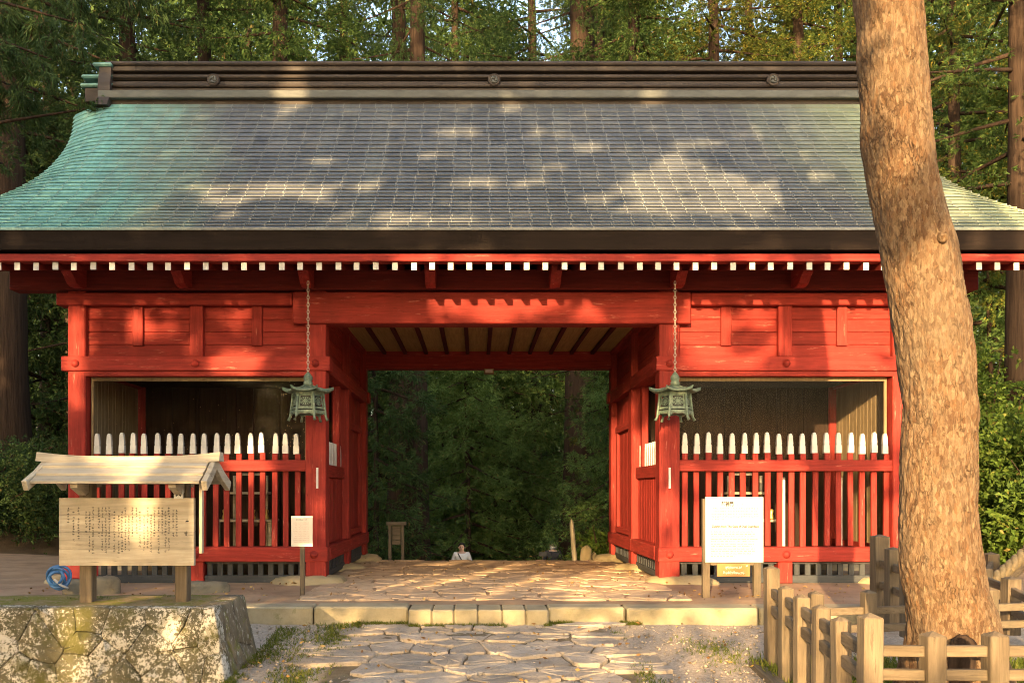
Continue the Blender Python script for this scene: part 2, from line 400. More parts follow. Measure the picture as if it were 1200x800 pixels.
# ------------------------------------------------------------------ mesh helpers
class MB:
    def __init__(self):
        self.v, self.f, self.mi = [], [], []

    def add(self, vs, fs, mi=0):
        o = len(self.v)
        self.v += [tuple(p) for p in vs]
        self.f += [tuple(i + o for i in f) for f in fs]
        self.mi += [mi] * len(fs)
        return self

    def box(self, x0, x1, y0, y1, z0, z1, c=0.0, mi=0):
        if c <= 0:
            vs = [(x, y, z) for x in (x0, x1) for y in (y0, y1) for z in (z0, z1)]
            return self.add(vs, [(0, 1, 3, 2), (4, 6, 7, 5), (0, 4, 5, 1), (2, 3, 7, 6), (0, 2, 6, 4), (1, 5, 7, 3)], mi)
        c = min(c, (x1 - x0) * .45, (y1 - y0) * .45, (z1 - z0) * .45)
        X, Y, Z = (x0, x1), (y0, y1), (z0, z1)
        sg = (1, -1)
        vs = []
        idx = {}
        for i in (0, 1):
            for j in (0, 1):
                for k in (0, 1):
                    for a in range(3):   # a = axis whose face this vertex lies on
                        p = [X[i] + sg[i] * c, Y[j] + sg[j] * c, Z[k] + sg[k] * c]
                        p[a] = (X[i], Y[j], Z[k])[a]
                        idx[i, j, k, a] = len(vs)
                        vs.append(tuple(p))
        fs = []
        for a in range(3):
            b, d_ = [q for q in range(3) if q != a]
            for s in (0, 1):
                loop = []
                for (p, q) in ((0, 0), (1, 0), (1, 1), (0, 1)):
                    key = [0, 0, 0]
                    key[a], key[b], key[d_] = s, p, q
                    loop.append(idx[(*key, a)])
                fs.append(tuple(loop))
        for a in range(3):               # edges along axis a
            b, d_ = [q for q in range(3) if q != a]
            for p in (0, 1):
                for q in (0, 1):
                    k0, k1 = [0, 0, 0], [0, 0, 0]
                    k0[b] = k1[b] = p
                    k0[d_] = k1[d_] = q
                    k1[a] = 1
                    fs.append((idx[(*k0, b)], idx[(*k1, b)], idx[(*k1, d_)], idx[(*k0, d_)]))
        for i in (0, 1):
            for j in (0, 1):
                for k in (0, 1):
                    fs.append((idx[i, j, k, 0], idx[i, j, k, 1], idx[i, j, k, 2]))
        return self.add(vs, fs, mi)

    def bar(self, a, b, w, h, up=(0, 0, 1), c=0.0, mi=0):
        a, b = Vector(a), Vector(b)
        d_ = b - a
        L = d_.length
        z = d_.normalized()
        x = Vector(up).cross(z)
        if x.length < 1e-5:
            x = Vector((1, 0, 0)).cross(z)
        x.normalize()
        y = z.cross(x)
        m = MB().box(-w / 2, w / 2, -h / 2, h / 2, 0, L, c)
        return self.add([a + x * p[0] + y * p[1] + z * p[2] for p in m.v], m.f, mi)

    def prism(self, poly, y0, y1, plane='XZ', mi=0):
        """poly in 2D, extruded along the third axis"""
        n = len(poly)
        if plane == 'XZ':
            g = lambda p, s: (p[0], s, p[1])
        elif plane == 'YZ':
            g = lambda p, s: (s, p[0], p[1])
        else:
            g = lambda p, s: (p[0], p[1], s)
        vs = [g(p, y0) for p in poly] + [g(p, y1) for p in poly]
        fs = [tuple(range(n)), tuple(range(2 * n - 1, n - 1, -1))]
        fs += [(i, (i + 1) % n, n + (i + 1) % n, n + i) for i in range(n)]
        return self.add(vs, fs, mi)

    def lathe(self, prof, c=(0, 0, 0), n=16, mi=0, phase=0.0, axis='Z'):
        vs = []
        for r, z in prof:
            for k in range(n):
                a = phase + 2 * PI * k / n
                if axis == 'Z':
                    vs.append((c[0] + r * math.cos(a), c[1] + r * math.sin(a), c[2] + z))
                else:   # axis -Y : z grows toward the viewer
                    vs.append((c[0] + r * math.cos(a), c[1] - z, c[2] + r * math.sin(a)))
        fs = []
        for i in range(len(prof) - 1):
            for k in range(n):
                fs.append((i * n + k, i * n + (k + 1) % n, (i + 1) * n + (k + 1) % n, (i + 1) * n + k))
        fs.append(tuple(range(n))[::-1])
        fs.append(tuple(range((len(prof) - 1) * n, len(prof) * n)))
        return self.add(vs, fs, mi)

    def tube(self, pts, rad, n=8, mi=0, cap=True):
        pts = [Vector(p) for p in pts]
        if not isinstance(rad, (list, tuple)):
            rad = [rad] * len(pts)
        vs = []
        ref = Vector((0.13, 0.31, 0.94))
        for i, p in enumerate(pts):
            tng = (pts[min(i + 1, len(pts) - 1)] - pts[max(i - 1, 0)]).normalized()
            x = ref.cross(tng)
            if x.length < 1e-4:
                x = Vector((1, 0, 0)).cross(tng)
            x.normalize()
            y = tng.cross(x)
            for k in range(n):
                a = 2 * PI * k / n
                vs.append(p + (x * math.cos(a) + y * math.sin(a)) * rad[i])
        fs = []
        for i in range(len(pts) - 1):
            for k in range(n):
                fs.append((i * n + k, i * n + (k + 1) % n, (i + 1) * n + (k + 1) % n, (i + 1) * n + k))
        if cap:
            fs.append(tuple(range(n))[::-1])
            fs.append(tuple(range((len(pts) - 1) * n, len(pts) * n)))
        return self.add(vs, fs, mi)

    def mesh(self, name, mats, smooth=False):
        me = bpy.data.meshes.new(name)
        me.from_pydata(self.v, [], self.f)
        for m in (mats if isinstance(mats, (list, tuple)) else [mats]):
            me.materials.append(MATS[m])
        me.polygons.foreach_set("material_index", self.mi)
        if smooth:
            me.polygons.foreach_set("use_smooth", [True] * len(self.f))
        me.update()
        return me

    def build(self, name, mats, parent=None, smooth=False, recalc=True):
        me = self.mesh(name, mats, smooth)
        return place(me, name, parent)


WM = {}      # world matrix of each object as set here


def place(data, name, parent=None, loc=(0, 0, 0), rot=(0, 0, 0), scale=(1, 1, 1)):
    o = bpy.data.objects.new(name, data)
    COL.objects.link(o)
    o.location, o.rotation_euler, o.scale = loc, rot, scale
    WM[o.name] = Matrix.LocRotScale(Vector(loc), o.rotation_euler, Vector(scale))
    if parent is not None:
        o.parent = parent
        o.matrix_parent_inverse = WM[parent.name].inverted()
    return o


def tag(o, label=None, cat=None, group=None, kind=None):
    for k, v in (('label', label), ('category', cat), ('group', group), ('kind', kind)):
        if v:
            o[k] = v
    return o


def thing(name, label, cat, loc=(0, 0, 0), group=None):
    return tag(place(None, name, None, loc), label, cat, group)


def copy_thing(root, delta):
    r = root.copy()
    COL.objects.link(r)
    r.location = Vector(root.location) + Vector(delta)

    def rec(src, dst):
        for ch in list(src.children):
            c = ch.copy()
            COL.objects.link(c)
            c.parent = dst
            rec(ch, c)
    rec(root, r)
    return r


def np_mesh(name, V, faces4=None, faces3=None, mats=None, smooth=False):
    me = bpy.data.meshes.new(name)
    V = np.asarray(V, dtype=np.float32)
    me.vertices.add(len(V))
    me.vertices.foreach_set("co", V.ravel())
    arrs, starts, tot = [], [], []
    pos = 0
    for fa, k in ((faces4, 4), (faces3, 3)):
        if fa is not None and len(fa):
            fa = np.asarray(fa, dtype=np.int32)
            arrs.append(fa.ravel())
            starts.append(pos + np.arange(len(fa)) * k)
            pos += fa.size
    lv = np.concatenate(arrs)
    st = np.concatenate(starts).astype(np.int32)
    me.loops.add(len(lv))
    me.loops.foreach_set("vertex_index", lv)
    me.polygons.add(len(st))
    me.polygons.foreach_set("loop_start", st)
    if smooth:
        me.polygons.foreach_set("use_smooth", np.ones(len(st), dtype=bool))
    me.update(calc_edges=True)
    me.validate()
    for m in (mats if isinstance(mats, (list, tuple)) else [mats]):
        me.materials.append(MATS[m])
    return me


def unit(a):
    return a / np.maximum(np.linalg.norm(a, axis=-1, keepdims=True), 1e-9)


def blades(rng, P, Dr, nb, length, width, spread, shape=0.45, curl=0.0):
    """nb diamond leaves at every point P along directions Dr -> verts, quads"""
    N = len(P)
    P = np.repeat(P, nb, axis=0)
    Dv = np.repeat(Dr, nb, axis=0)
    Dv = unit(Dv + spread * rng.normal(size=Dv.shape))
    L = length * rng.uniform(0.55, 1.25, (N * nb, 1))
    side = unit(np.cross(Dv, rng.normal(size=Dv.shape)))
    w = width * rng.uniform(0.7, 1.3, (N * nb, 1))
    P = P + rng.normal(size=P.shape) * length * 0.18
    tip = P + Dv * L
    if curl:
        tip[:, 2] -= curl * L[:, 0]
    mid = P + Dv * L * shape
    V = np.stack([P, mid + side * w, tip, mid - side * w], axis=1).reshape(-1, 3)
    Q = np.arange(len(V)).reshape(-1, 4)
    return V, Q


# ------------------------------------------------------------------ ground and platform
def sstep(a, b, x):
    t_ = min(1.0, max(0.0, (x - a) / (b - a)))
    return t_ * t_ * (3 - 2 * t_)


def ground_z(x, y):
    if y < -2.45:
        z = -0.16 + 0.033 * max(-14, y + 2.45)
    else:
        z = -0.16
    side = sstep(5.5, 8.5, abs(x - 0.2))
    down = -0.19 * max(0, min(y, 15.5) - 4.6) * (1 - side)
    left = sstep(-6.5, -10, x) * sstep(3.5, 7.5, y) * 0.95
    right = sstep(6.5, 10, x) * sstep(2, 8, y) * 0.8
    left2 = sstep(-3.0, -6, x) * sstep(-3.5, -1.0, y) * 0.14
    far = 6.0 * sstep(45, 120, y)
    return z + down + left + right + left2 + far


def grid_axis(segs):
    out = [segs[0][0]]
    for a, b, n in segs:
        out += [a + (b - a) * (i + 1) / n for i in range(n)]
    return out


xs = grid_axis([(-120, -30, 10), (-30, -8, 22), (-8, 8, 110), (8, 30, 22), (30, 120, 10)])
ys = grid_axis([(-60, -14, 10), (-14, -2.5, 90), (-2.5, 6, 26), (6, 30, 40), (30, 140, 22)])
V = []
for y in ys:
    for x in xs:
        z = ground_z(x, y)
        near = 1.0 if abs(x) < 9 and y < 8 else 2.2
        z += near * 0.022 * (noise.noise((x * 1.3, y * 1.3, 0)) + 0.5 * noise.noise((x * 4, y * 4, 3)))
        V.append((x, y, z))
nx = len(xs)
Q = [(j * nx + i, j * nx + i + 1, (j + 1) * nx + i + 1, (j + 1) * nx + i) for j in range(len(ys) - 1) for i in range(nx - 1)]
ground = tag(place(np_mesh('ground', V, Q, None, 'ground', True), 'ground'), kind='structure')

# raised platform of trodden earth under the gate
xs = grid_axis([(-13, -5, 20), (-5, 5, 60), (5, 11, 16)])
ys = grid_axis([(-2.42, 4.5, 56), (4.5, 5.0, 3)])
V = []
for y in ys:
    for x in xs:
        e = 0.35 * sstep(4.55, 5.0, y)
        z = 0.0 - .055 * sstep(.8, 4.4, y) * (abs(x - .2) < 2.6) - e + 0.018 * noise.noise((x * 1.1, y * 1.1, 7)) + 0.010 * noise.noise((x * 4, y * 4, 9))
        z += 0.16 * sstep(-6, -11, x) * sstep(-1, 4, y)
        if y < -2.4:
            z = min(z, 0.0)
        V.append((x, y, z))
nx = len(xs)
Q = [(j * nx + i, j * nx + i + 1, (j + 1) * nx + i + 1, (j + 1) * nx + i) for j in range(len(ys) - 1) for i in range(nx - 1)]
platform = tag(place(np_mesh('platform', V, Q, None, 'earth_platform', True), 'platform'), kind='structure')


# --- irregular stones from clipped Voronoi cells
def voronoi(pts, x0, x1, y0, y1):
    cells = []
    for i, (px, py) in enumerate(pts):
        poly = [(x0, y0), (x1, y0), (x1, y1), (x0, y1)]
        for j, (qx, qy) in enumerate(pts):
            if i == j or abs(qx - px) > 1.6 or abs(qy - py) > 1.6:
                continue
            mx, my, nx_, ny_ = (px + qx) / 2, (py + qy) / 2, qx - px, qy - py
            out = []
            for k in range(len(poly)):
                a, b = poly[k], poly[(k + 1) % len(poly)]
                da = (a[0] - mx) * nx_ + (a[1] - my) * ny_
                db = (b[0] - mx) * nx_ + (b[1] - my) * ny_
                if da <= 0:
                    out.append(a)
                if da * db < 0:
                    t_ = da / (da - db)
                    out.append((a[0] + (b[0] - a[0]) * t_, a[1] + (b[1] - a[1]) * t_))
            poly = out
            if len(poly) < 3:
                break
        if len(poly) >= 3:
            cells.append(poly)
    return cells


def shrink(poly, gap):
    cx = sum(p[0] for p in poly) / len(poly)
    cy = sum(p[1] for p in poly) / len(poly)
    out = []
    for p in poly:
        dx, dy = p[0] - cx, p[1] - cy
        L = math.hypot(dx, dy) or 1
        k = max(0.3, (L - gap) / L)
        out.append((cx + dx * k, cy + dy * k))
    return out


def chaikin(poly, q=0.22):
    out = []
    n = len(poly)
    for i in range(n):
        a, b = poly[i], poly[(i + 1) % n]
        out.append((a[0] + (b[0] - a[0]) * q, a[1] + (b[1] - a[1]) * q))
        out.append((a[0] + (b[0] - a[0]) * (1 - q), a[1] + (b[1] - a[1]) * (1 - q)))
    return out


def stone_piece(poly, depth, bev, r, wob=0.008, dome=0.0, q=.22, rough=0.0):
    """polygon -> (verts in (u,v,h), faces): h=0 is the exposed face"""
    poly = chaikin(poly, q)
    if rough:
        poly = [w_ for i_ in range(len(poly)) for w_ in (poly[i_], ((poly[i_][0] + poly[(i_ + 1) % len(poly)][0]) / 2 + r.uniform(-rough, rough), (poly[i_][1] + poly[(i_ + 1) % len(poly)][1]) / 2 + r.uniform(-rough, rough)))]
    n = len(poly)
    cx = sum(p[0] for p in poly) / n
    cy = sum(p[1] for p in poly) / n
    ins = shrink(poly, bev)
    ins2 = [(cx + (p[0] - cx) * .55, cy + (p[1] - cy) * .55) for p in ins]
    vs = [(p[0], p[1], -depth) for p in poly]
    vs += [(p[0], p[1], -bev * .9 + r.uniform(-1, 1) * wob * .5) for p in poly]
    vs += [(p[0], p[1], r.uniform(-1, 1) * wob) for p in ins]
    vs += [(p[0], p[1], dome * .8 + r.uniform(-1, 1) * wob) for p in ins2]
    vs.append((cx, cy, dome + r.uniform(-1, 1) * wob))
    fs = []
    for k in range(3):
        for i in range(n):
            j = (i + 1) % n
            fs.append((k * n + i, k * n + j, (k + 1) * n + j, (k + 1) * n + i))
    for i in range(n):
        fs.append((3 * n + i, 3 * n + (i + 1) % n, 4 * n))
    return vs, fs


def jitter_pts(x0, x1, y0, y1, sx, sy, r, jit=0.36, ragged=0.0):
    pts = []
    j = 0
    y = y0 + sy / 2
    while y < y1:
        x = x0 + sx / 2 - (sx / 2 if j % 2 else 0)
        while x < x1 + sx * .3:
            pts.append((x + r.uniform(-jit, jit) * sx, y + r.uniform(-jit, jit) * sy))
            x += sx
        y += sy
        j += 1
    return pts


# flagstone path below the kerb
r = random.Random(3)
stones = voronoi(jitter_pts(-1.35, 1.35, -8.6, -2.75, 0.42, 0.33, r, .46), -1.6, 1.6, -8.8, -2.62)
for c in stones:
    cx = sum(p[0] for p in c) / len(c)
    cy = sum(p[1] for p in c) / len(c)
    if not (-1.28 + 0.1 * math.sin(cy * 2) < cx < 1.34 + .09 * math.sin(cy * 2.6 + 1)):
        continue
    vs, fs = stone_piece(shrink(c, 0.011), 0.09, 0.010, r, 0.006, 0.000, .13, .014)
    z0 = ground_z(cx, cy) + 0.020 + r.uniform(-.009, .012)
    MB().add([(a, b, z0 + h) for a, b, h in vs], fs).build('flagstone', 'flagstone', ground)
# flagstones of the platform (worn, bedded in earth)
r = random.Random(11)
stones = voronoi(jitter_pts(-2.0, 2.4, -2.25, 4.45, 0.50, 0.40, r, .42), -2.05, 2.45, -2.06, 4.5)
for c in stones:
    cx = sum(p[0] for p in c) / len(c)
    cy = sum(p[1] for p in c) / len(c)
    vs, fs = stone_piece(shrink(c, 0.014 + r.uniform(0, .015)), 0.08, 0.012, r, 0.005, 0.003, .15, .012)
    z0 = 0.016 + r.uniform(-.006, .008) - .055 * sstep(.8, 4.4, cy)
    MB().add([(a, b, z0 + h) for a, b, h in vs], fs).build('flagstone', 'flagstone_tan', platform)
# kerb
r = random.Random(5)
xk = [-6.2, -4.6, -3.0, -1.72, -0.72]
for a, b in list(zip(xk[:-1], xk[1:])):
    m = MB().box(a + .008, b - .008, -2.72, -2.40, -.30, 0.012 + r.uniform(-.006, .006), .018)
    m.build('kerb_stone', 'kerbstone', platform)
xk = [0.742, 1.56, 2.95, 4.3, 5.6, 7.0]
for a, b in zip(xk[:-1], xk[1:]):
    m = MB().box(a + .010, b - .010, -2.74 + r.uniform(-.02, .02), -2.40, -.30, 0.006 + r.uniform(-.006, .006), .018)
    m.build('kerb_stone', 'kerbstone', platform)
a = -0.71
for k, w in enumerate((.235, .215, .235, .24, .235, .225)):
    m = MB().box(a + .001, a + w + .006, -2.86 + r.uniform(-.015, .015), -2.40, -.30, 0.004 + r.uniform(-.004, .005), .014)
    m.build('step_stone', 'kerbstone', platform)
    a += w + .012

# pebbles and grass in front
rng = np.random.default_rng(4)
N = 5000
P = np.stack([rng.uniform(-2.3, 3.4, N), rng.uniform(-6.9, -2.78, N)], 1)
keep = (P[:, 0] < -1.28) | (P[:, 0] > 1.30) | (rng.uniform(size=N) < .10)
P = P[keep]
tet = np.array([(1, 0, 0), (0, 1, 0), (-1, 0, 0), (0, -1, 0), (.1, .1, .8), (0, 0, -.6)], float)
tf = np.array([(0, 1, 4), (1, 2, 4), (2, 3, 4), (3, 0, 4), (1, 0, 5), (2, 1, 5), (3, 2, 5), (0, 3, 5)])
n = len(P)
ang = rng.uniform(0, 2 * PI, n)
size = rng.uniform(.005, .014, n) * rng.choice([1, 1, 1, 1.6], n)
tv = tet[None] * (size[:, None, None] * rng.uniform(.7, 1.3, (n, 1, 3)))
ca, sa = np.cos(ang)[:, None], np.sin(ang)[:, None]
zz = np.array([ground_z(a_, b_) for a_, b_ in P])
V = np.stack([tv[..., 0] * ca - tv[..., 1] * sa + P[:, :1], tv[..., 0] * sa + tv[..., 1] * ca + P[:, 1:], tv[..., 2] + zz[:, None] + .012], -1).reshape(-1, 3)
T = (tf[None] + 6 * np.arange(n)[:, None, None]).reshape(-1, 3)
tag(place(np_mesh('gravel', V, None, T, 'pebble'), 'gravel'), 'loose grey gravel beside the flagstone path', 'gravel', kind='stuff')


def grass_patch(pts, L, name, label, rng, nb=5, mat='grass_blade'):
    P = np.array(pts, float)
    Dr = np.tile(np.array([[0, 0, 1.0]]), (len(P), 1))
    V, Q = blades(rng, P, Dr, nb, L, L * .07, .55, .35)
    return tag(place(np_mesh(name, V, Q, None, mat), name), label, 'grass', kind='stuff')


r = random.Random(8)
pts = []
for k in range(1500):      # moss strip on the left of the path
    y = r.uniform(-6.2, -2.8)
    x = -1.42 + r.gauss(0, .10)
    if noise.noise((x * 2, y * 1.6, 4)) > -.15:
        pts.append((x, y, ground_z(x, y)))
for k in range(1000):       # kerb foot
    x = r.choice([r.uniform(-1.3, -.6), r.uniform(-.55, .3), r.uniform(.7, 1.0), r.uniform(1.5, 1.7)])
    y = (-2.92 if -.7 < x < .75 else -2.76) + r.gauss(0, .02)
    pts.append((x, y, -.17))
for k in range(750):       # foot of the stone wall
    y = r.uniform(-5.5, -3.0)
    x = -1.95 - .03 * (y + 5) + abs(r.gauss(0, .16))
    if noise.noise((x * 2, y * 2, 4)) > -.25:
        pts.append((x, y, ground_z(x, y)))
for k in range(220):       # patch on the right gravel
    x, y = 2.15 + r.gauss(0, .16), -4.2 + r.gauss(0, .3)
    pts.append((x, y, ground_z(x, y)))
for k in range(300):
    x, y = 1.36 + r.gauss(0, .06), r.uniform(-5.5, -2.9)
    if noise.noise((x * 2, y * 2, 1)) > .1:
        pts.append((x, y, ground_z(x, y)))
grass_patch(pts, .045, 'low_grass', 'low green grass and moss along path and kerb', rng)
pts = []
for k in range(6500):
    x, y = r.uniform(2.3, 6.5), r.uniform(-7.2, -4.6)
    if noise.noise((x * 1.2, y * 1.2, 2)) > -.5:
        pts.append((x, y, ground_z(x, y)))
grass_patch(pts, .10, 'enclosure_grass', 'green grass inside the wooden enclosure round the pine', rng)
# fallen leaves
P = []
for k in range(420):
    x, y = r.uniform(-5.5, 4.8), r.uniform(-2.3, 4.6)
    if abs(x - .2) > 2.6 and y > -.4:
        y = r.uniform(-2.3, -.4)
    P.append((x, y, .035))
for k in range(200):
    x, y = r.uniform(-2.0, 3.2), r.uniform(-6.6, -2.9)
    P.append((x, y, ground_z(x, y) + .045))
P = np.array(P)
Dr = np.stack([rng.normal(size=len(P)), rng.normal(size=len(P)), rng.normal(size=len(P)) * .15], 1)
V, Q = blades(rng, P, unit(Dr), 1, .05, .012, .1)
tag(place(np_mesh('fallen_leaves', V, Q, None, 'dead_leaf'), 'fallen_leaves'), 'scattered brown fallen leaves on earth and stone', 'leaves', kind='stuff')

# ------------------------------------------------------------------ the gate
XS = [(p_ - VX) * U for p_ in (94, 372, 782, 1052)]
GX = (XS[1] + XS[2]) / 2
DEP = 4.37
gate = thing('shrine_gate', 'red lacquered three-bay shrine gate with broad copper roof', 'gate', (GX, 0, 0))


def gz(py):
    return (682 - py) * U


def gxp(px):
    return (px - VX) * U


# columns on boulders
for iy, y in enumerate((0, DEP / 2, DEP)):
    for ix, x in enumerate(XS):
        w = .137 if ix in (1, 2) else .117
        MB().box(x - w, x + w, y - w, y + w, 0.0, 3.90, .012).build('column', 'red_Z', gate)
r = random.Random(21)
for iy, y in enumerate((0, DEP / 2, DEP)):
    for ix, x in enumerate(XS):
        poly = [(math.cos(a_) * r.uniform(.36, .52) * (1.25 if iy == 0 else 1), math.sin(a_) * r.uniform(.30, .42)) for a_ in [k * PI / 4.5 for k in range(9)]]
        vs, fs = stone_piece(poly, .12, .07, r, .012, .03)
        ox = {1: -.10, 2: .20}.get(ix, 0) if iy == 0 else 0
        MB().add([(x + ox + a_, y - .03 + b_, .075 + h if iy == 0 else .06 + h) for a_, b_, h in vs], fs).build('base_stone', 'basestone', gate, True)

# rails, beams of the front and of the rear
ZR0, ZR1 = gz(657), gz(640)       # bottom rail
ZT0, ZT1 = gz(552), gz(539)       # top fence rail
ZB0, ZB1 = gz(436), gz(419)       # middle beam
bays = [(XS[0], XS[1]), (XS[2], XS[3])]
STUD = MB().lathe([(.052, 0), (.052, .012), (.030, .026), (.028, .030)], n=12, axis='Y').mesh('nail_cover', 'red_X', True)


def stud(x, y, z):
    place(STUD, 'nail_cover', gate, (x, y, z))


for bi, (xa, xb) in enumerate(bays):
    o1 = .16 if bi == 0 else .15
    xl, xr = xa - o1, xb + o1
    xm = (xa + xb) / 2
    for (y0, s) in ((0, -1), (DEP, 1)):
        f_ = lambda a_, b_: (min(y0 + s * a_, y0 + s * b_), max(y0 + s * a_, y0 + s * b_))
        ya, yb = f_(.155, -.10)
        MB().box(xl, xr, ya, yb, ZR0, ZR1, .01).build('sill_beam', 'red_X', gate)
        MB().box(xl - .03, xr + .03, ya, yb, ZB0, ZB1, .01).build('tie_beam', 'red_X', gate)
        ya2, yb2 = f_(.125, -.06)
        MB().box(xa + .1, xb - .1, ya2, yb2, gz(442), ZB0, .006).build('window_head', 'red_X', gate)
        ya3, yb3 = f_(.165, -.12)
        hx0, hx1 = (xa - .25, xb - .31) if bi == 0 else (xa + .29, xb + .25)
        MB().box(hx0, hx1, ya3, yb3, gz(360), gz(346), .01).build('head_beam', 'red_X', gate)
        # upper infill: recessed planks, middle post and two half struts
        ya4, yb4 = f_(.03, -.03)
        zz0, zz1 = ZB1, gz(360)
        nb = 4
        for k in range(nb):
            za, zb = zz0 + (zz1 - zz0) * k / nb, zz0 + (zz1 - zz0) * (k + 1) / nb
            MB().box(xa + .05, xb - .05, ya4, yb4, za + .002, zb - .002, .006).build('infill_plank', 'red_X', gate)
        ya5, yb5 = f_(.115, -.02)
        MB().box(xm - .09, xm + .09, ya5, yb5, zz0, zz1, .008).build('middle_post', 'red_Z', gate)
        ya6, yb6 = f_(.075, 0)
        for q in (.25, .75):
            xq = xa + (xb - xa) * q
            MB().box(xq - .07, xq + .07, ya6, yb6, zz0 + .15, zz1, .006).build('half_strut', 'red_Z', gate)
    # front stub post below the sill and nail covers
    MB().box(xm - .095, xm + .095, -.12, .08, 0.0, ZR0, .008).build('stub_post', 'red_Z', gate)
    for xx in (xa, xm, xb):
        stud(xx, -.155, (ZB0 + ZB1) / 2)
        stud(xx + (-.02 if xx == xb else 0), -.155, (ZR0 + ZR1) / 2)
    # black grille under the sill
    for (ga, gb) in ((xa + .14, xm - .10), (xm + .10, xb - .14)):
        MB().box(ga, gb, -.075, -.02, .00, gz(673), .008).build('grille_board', 'black_X', gate)
        MB().box(ga, gb, -.070, -.02, ZR0 - .035, ZR0 - .002, .006).build('grille_head', 'black_X', gate)
        nsl = int((gb - ga) / .135)
        slat = MB().box(-.036, .036, -.066, -.03, gz(673), ZR0 - .035, .004).mesh('grille_slat', 'black_Z')
        for k in range(nsl):
            place(slat, 'grille_slat', gate, (ga + (gb - ga) * (k + .5) / nsl, 0, 0))
    # picket fence
    MB().box(xa + .10, xb - .10, -.10, -.02, ZT0, ZT1, .008).build('fence_rail', 'red_X', gate)
    z2 = gz(531)
    pk = MB().box(-.037, .037, -.018, .026, ZR1, z2, .005).mesh('picket', 'red_Z')
    zt = gz(507)
    prof = [(-.039, z2), (.039, z2), (.037, z2 + .10), (.030, z2 + .115), (.034, z2 + .14), (.026, zt - .035), (.014, zt - .006), (0, zt), (-.014, zt - .006), (-.026, zt - .035), (-.034, z2 + .14), (-.030, z2 + .115), (-.037, z2 + .10)]
    tp = MB().prism(prof, -.022, .030).mesh('white_tip', 'white_paint')
    p0, p1 = ((114, 349) if bi == 0 else (802, 1038))
    for k in range(18):
        x = gxp(p0 + (p1 - p0) * k / 17) * (D / D)
        x += r.uniform(-.006, .006)
        dz = r.uniform(-.012, .010)
        pko = place(pk, 'picket', gate, (x, 0, dz), (0, r.uniform(-.006, .006), 0))
        place(tp, 'white_tip', pko, (x, 0, dz), (0, r.uniform(-.01, .01), 0))
    # thin window frame and dusty pane
    m = MB().box(xa + .14, xa + .17, .02, .06, ZT1, gz(442)).box(xb - .17, xb - .14, .02, .06, ZT1, gz(442)).box(xa + .17, xb - .17, .02, .06, gz(446), gz(442))
    m.build('window_frame', 'board_Z', gate)
    MB().box(xa + .165, xb - .165, .052, .056, ZT1 - .1, gz(445)).build('pane', 'dusty_pane', gate)
    # inside of the bay: floor, rear partition, ceiling, side walls
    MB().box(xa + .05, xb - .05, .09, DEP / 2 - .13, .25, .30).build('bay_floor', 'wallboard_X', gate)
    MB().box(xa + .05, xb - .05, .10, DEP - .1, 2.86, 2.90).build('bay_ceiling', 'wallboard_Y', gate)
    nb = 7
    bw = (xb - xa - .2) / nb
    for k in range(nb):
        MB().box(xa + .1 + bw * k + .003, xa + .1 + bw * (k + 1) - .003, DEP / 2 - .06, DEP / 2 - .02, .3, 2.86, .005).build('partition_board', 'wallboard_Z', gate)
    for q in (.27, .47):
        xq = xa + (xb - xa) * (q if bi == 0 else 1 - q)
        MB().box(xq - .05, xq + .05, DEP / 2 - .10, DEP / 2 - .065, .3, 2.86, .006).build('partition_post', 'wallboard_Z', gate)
    # outer side wall: ribbed vertical boards inside, between the columns
    xo = xa if bi == 0 else xb
    si = 1 if bi == 0 else -1
    for seg in (0, 1):
        y0, y1 = seg * DEP / 2 + .13, (seg + 1) * DEP / 2 - .13
        nbd = 15
        bd = MB().box(-.02, .02, 0, (y1 - y0) / nbd - .006, .30, 2.83, .004).mesh('side_board', 'board_Z')
        for k in range(nbd):
            place(bd, 'side_board', gate, (xo, y0 + (y1 - y0) * k / nbd, 0))
        for (za, zb) in ((ZR0, ZR1), (ZB0, ZB1), (gz(360), gz(346))):
            MB().box(xo - .09, xo + .09, y0, y1, za, zb, .01).build('side_beam', 'red_Y', gate)
        for k in range(4):
            za, zb = ZB1 + (gz(360) - ZB1) * k / 4, ZB1 + (gz(360) - ZB1) * (k + 1) / 4
            MB().box(xo - .03, xo + .03, y0, y1, za + .002, zb - .002, .005).build('side_plank', 'red_Y', gate)
    # passage side wall
    xi = xb if bi == 0 else xa
    sgn = 1 if bi == 0 else -1          # toward the passage
    for seg in (0, 1):
        y0, y1 = seg * DEP / 2 + .137, (seg + 1) * DEP / 2 - .137
        for (za, zb, dpt) in ((ZR0, ZR1, .155), (ZB0, ZB1, .15), (gz(360), gz(346), .15)):
            ends = (y0 - .25 if seg == 0 else y0 - .274, y1 + (.25 if seg == 1 else 0))
            xx = sorted((xi - sgn * .1, xi + sgn * dpt))
            yy0 = y0 - (.0 if seg == 0 else .274)
            MB().box(xx[0], xx[1], yy0, y1 + (.30 if seg == 1 else 0), za, zb, .01).build('side_beam', 'red_Y', gate)
        xx = sorted((xi - sgn * .03, xi + sgn * .03))
        for k in range(4):
            za, zb = ZB1 + (3.80 - ZB1) * k / 4, ZB1 + (3.80 - ZB1) * (k + 1) / 4
            MB().box(xx[0], xx[1], y0, y1, za + .002, zb - .002, .005).build('side_plank', 'red_Y', gate)
        # black grille
        xg = sorted((xi + sgn * .03, xi + sgn * .07))
        MB().box(xg[0], xg[1], y0, y1, .03, .12, .006).build('grille_board', 'black_Y', gate)
        xg2 = sorted((xi + sgn * .035, xi + sgn * .062))
        nsl = 13
        sl_ = MB().box(xg2[0], xg2[1], -.042, .042, .12, ZR0, .004).mesh('grille_slat', 'black_Z')
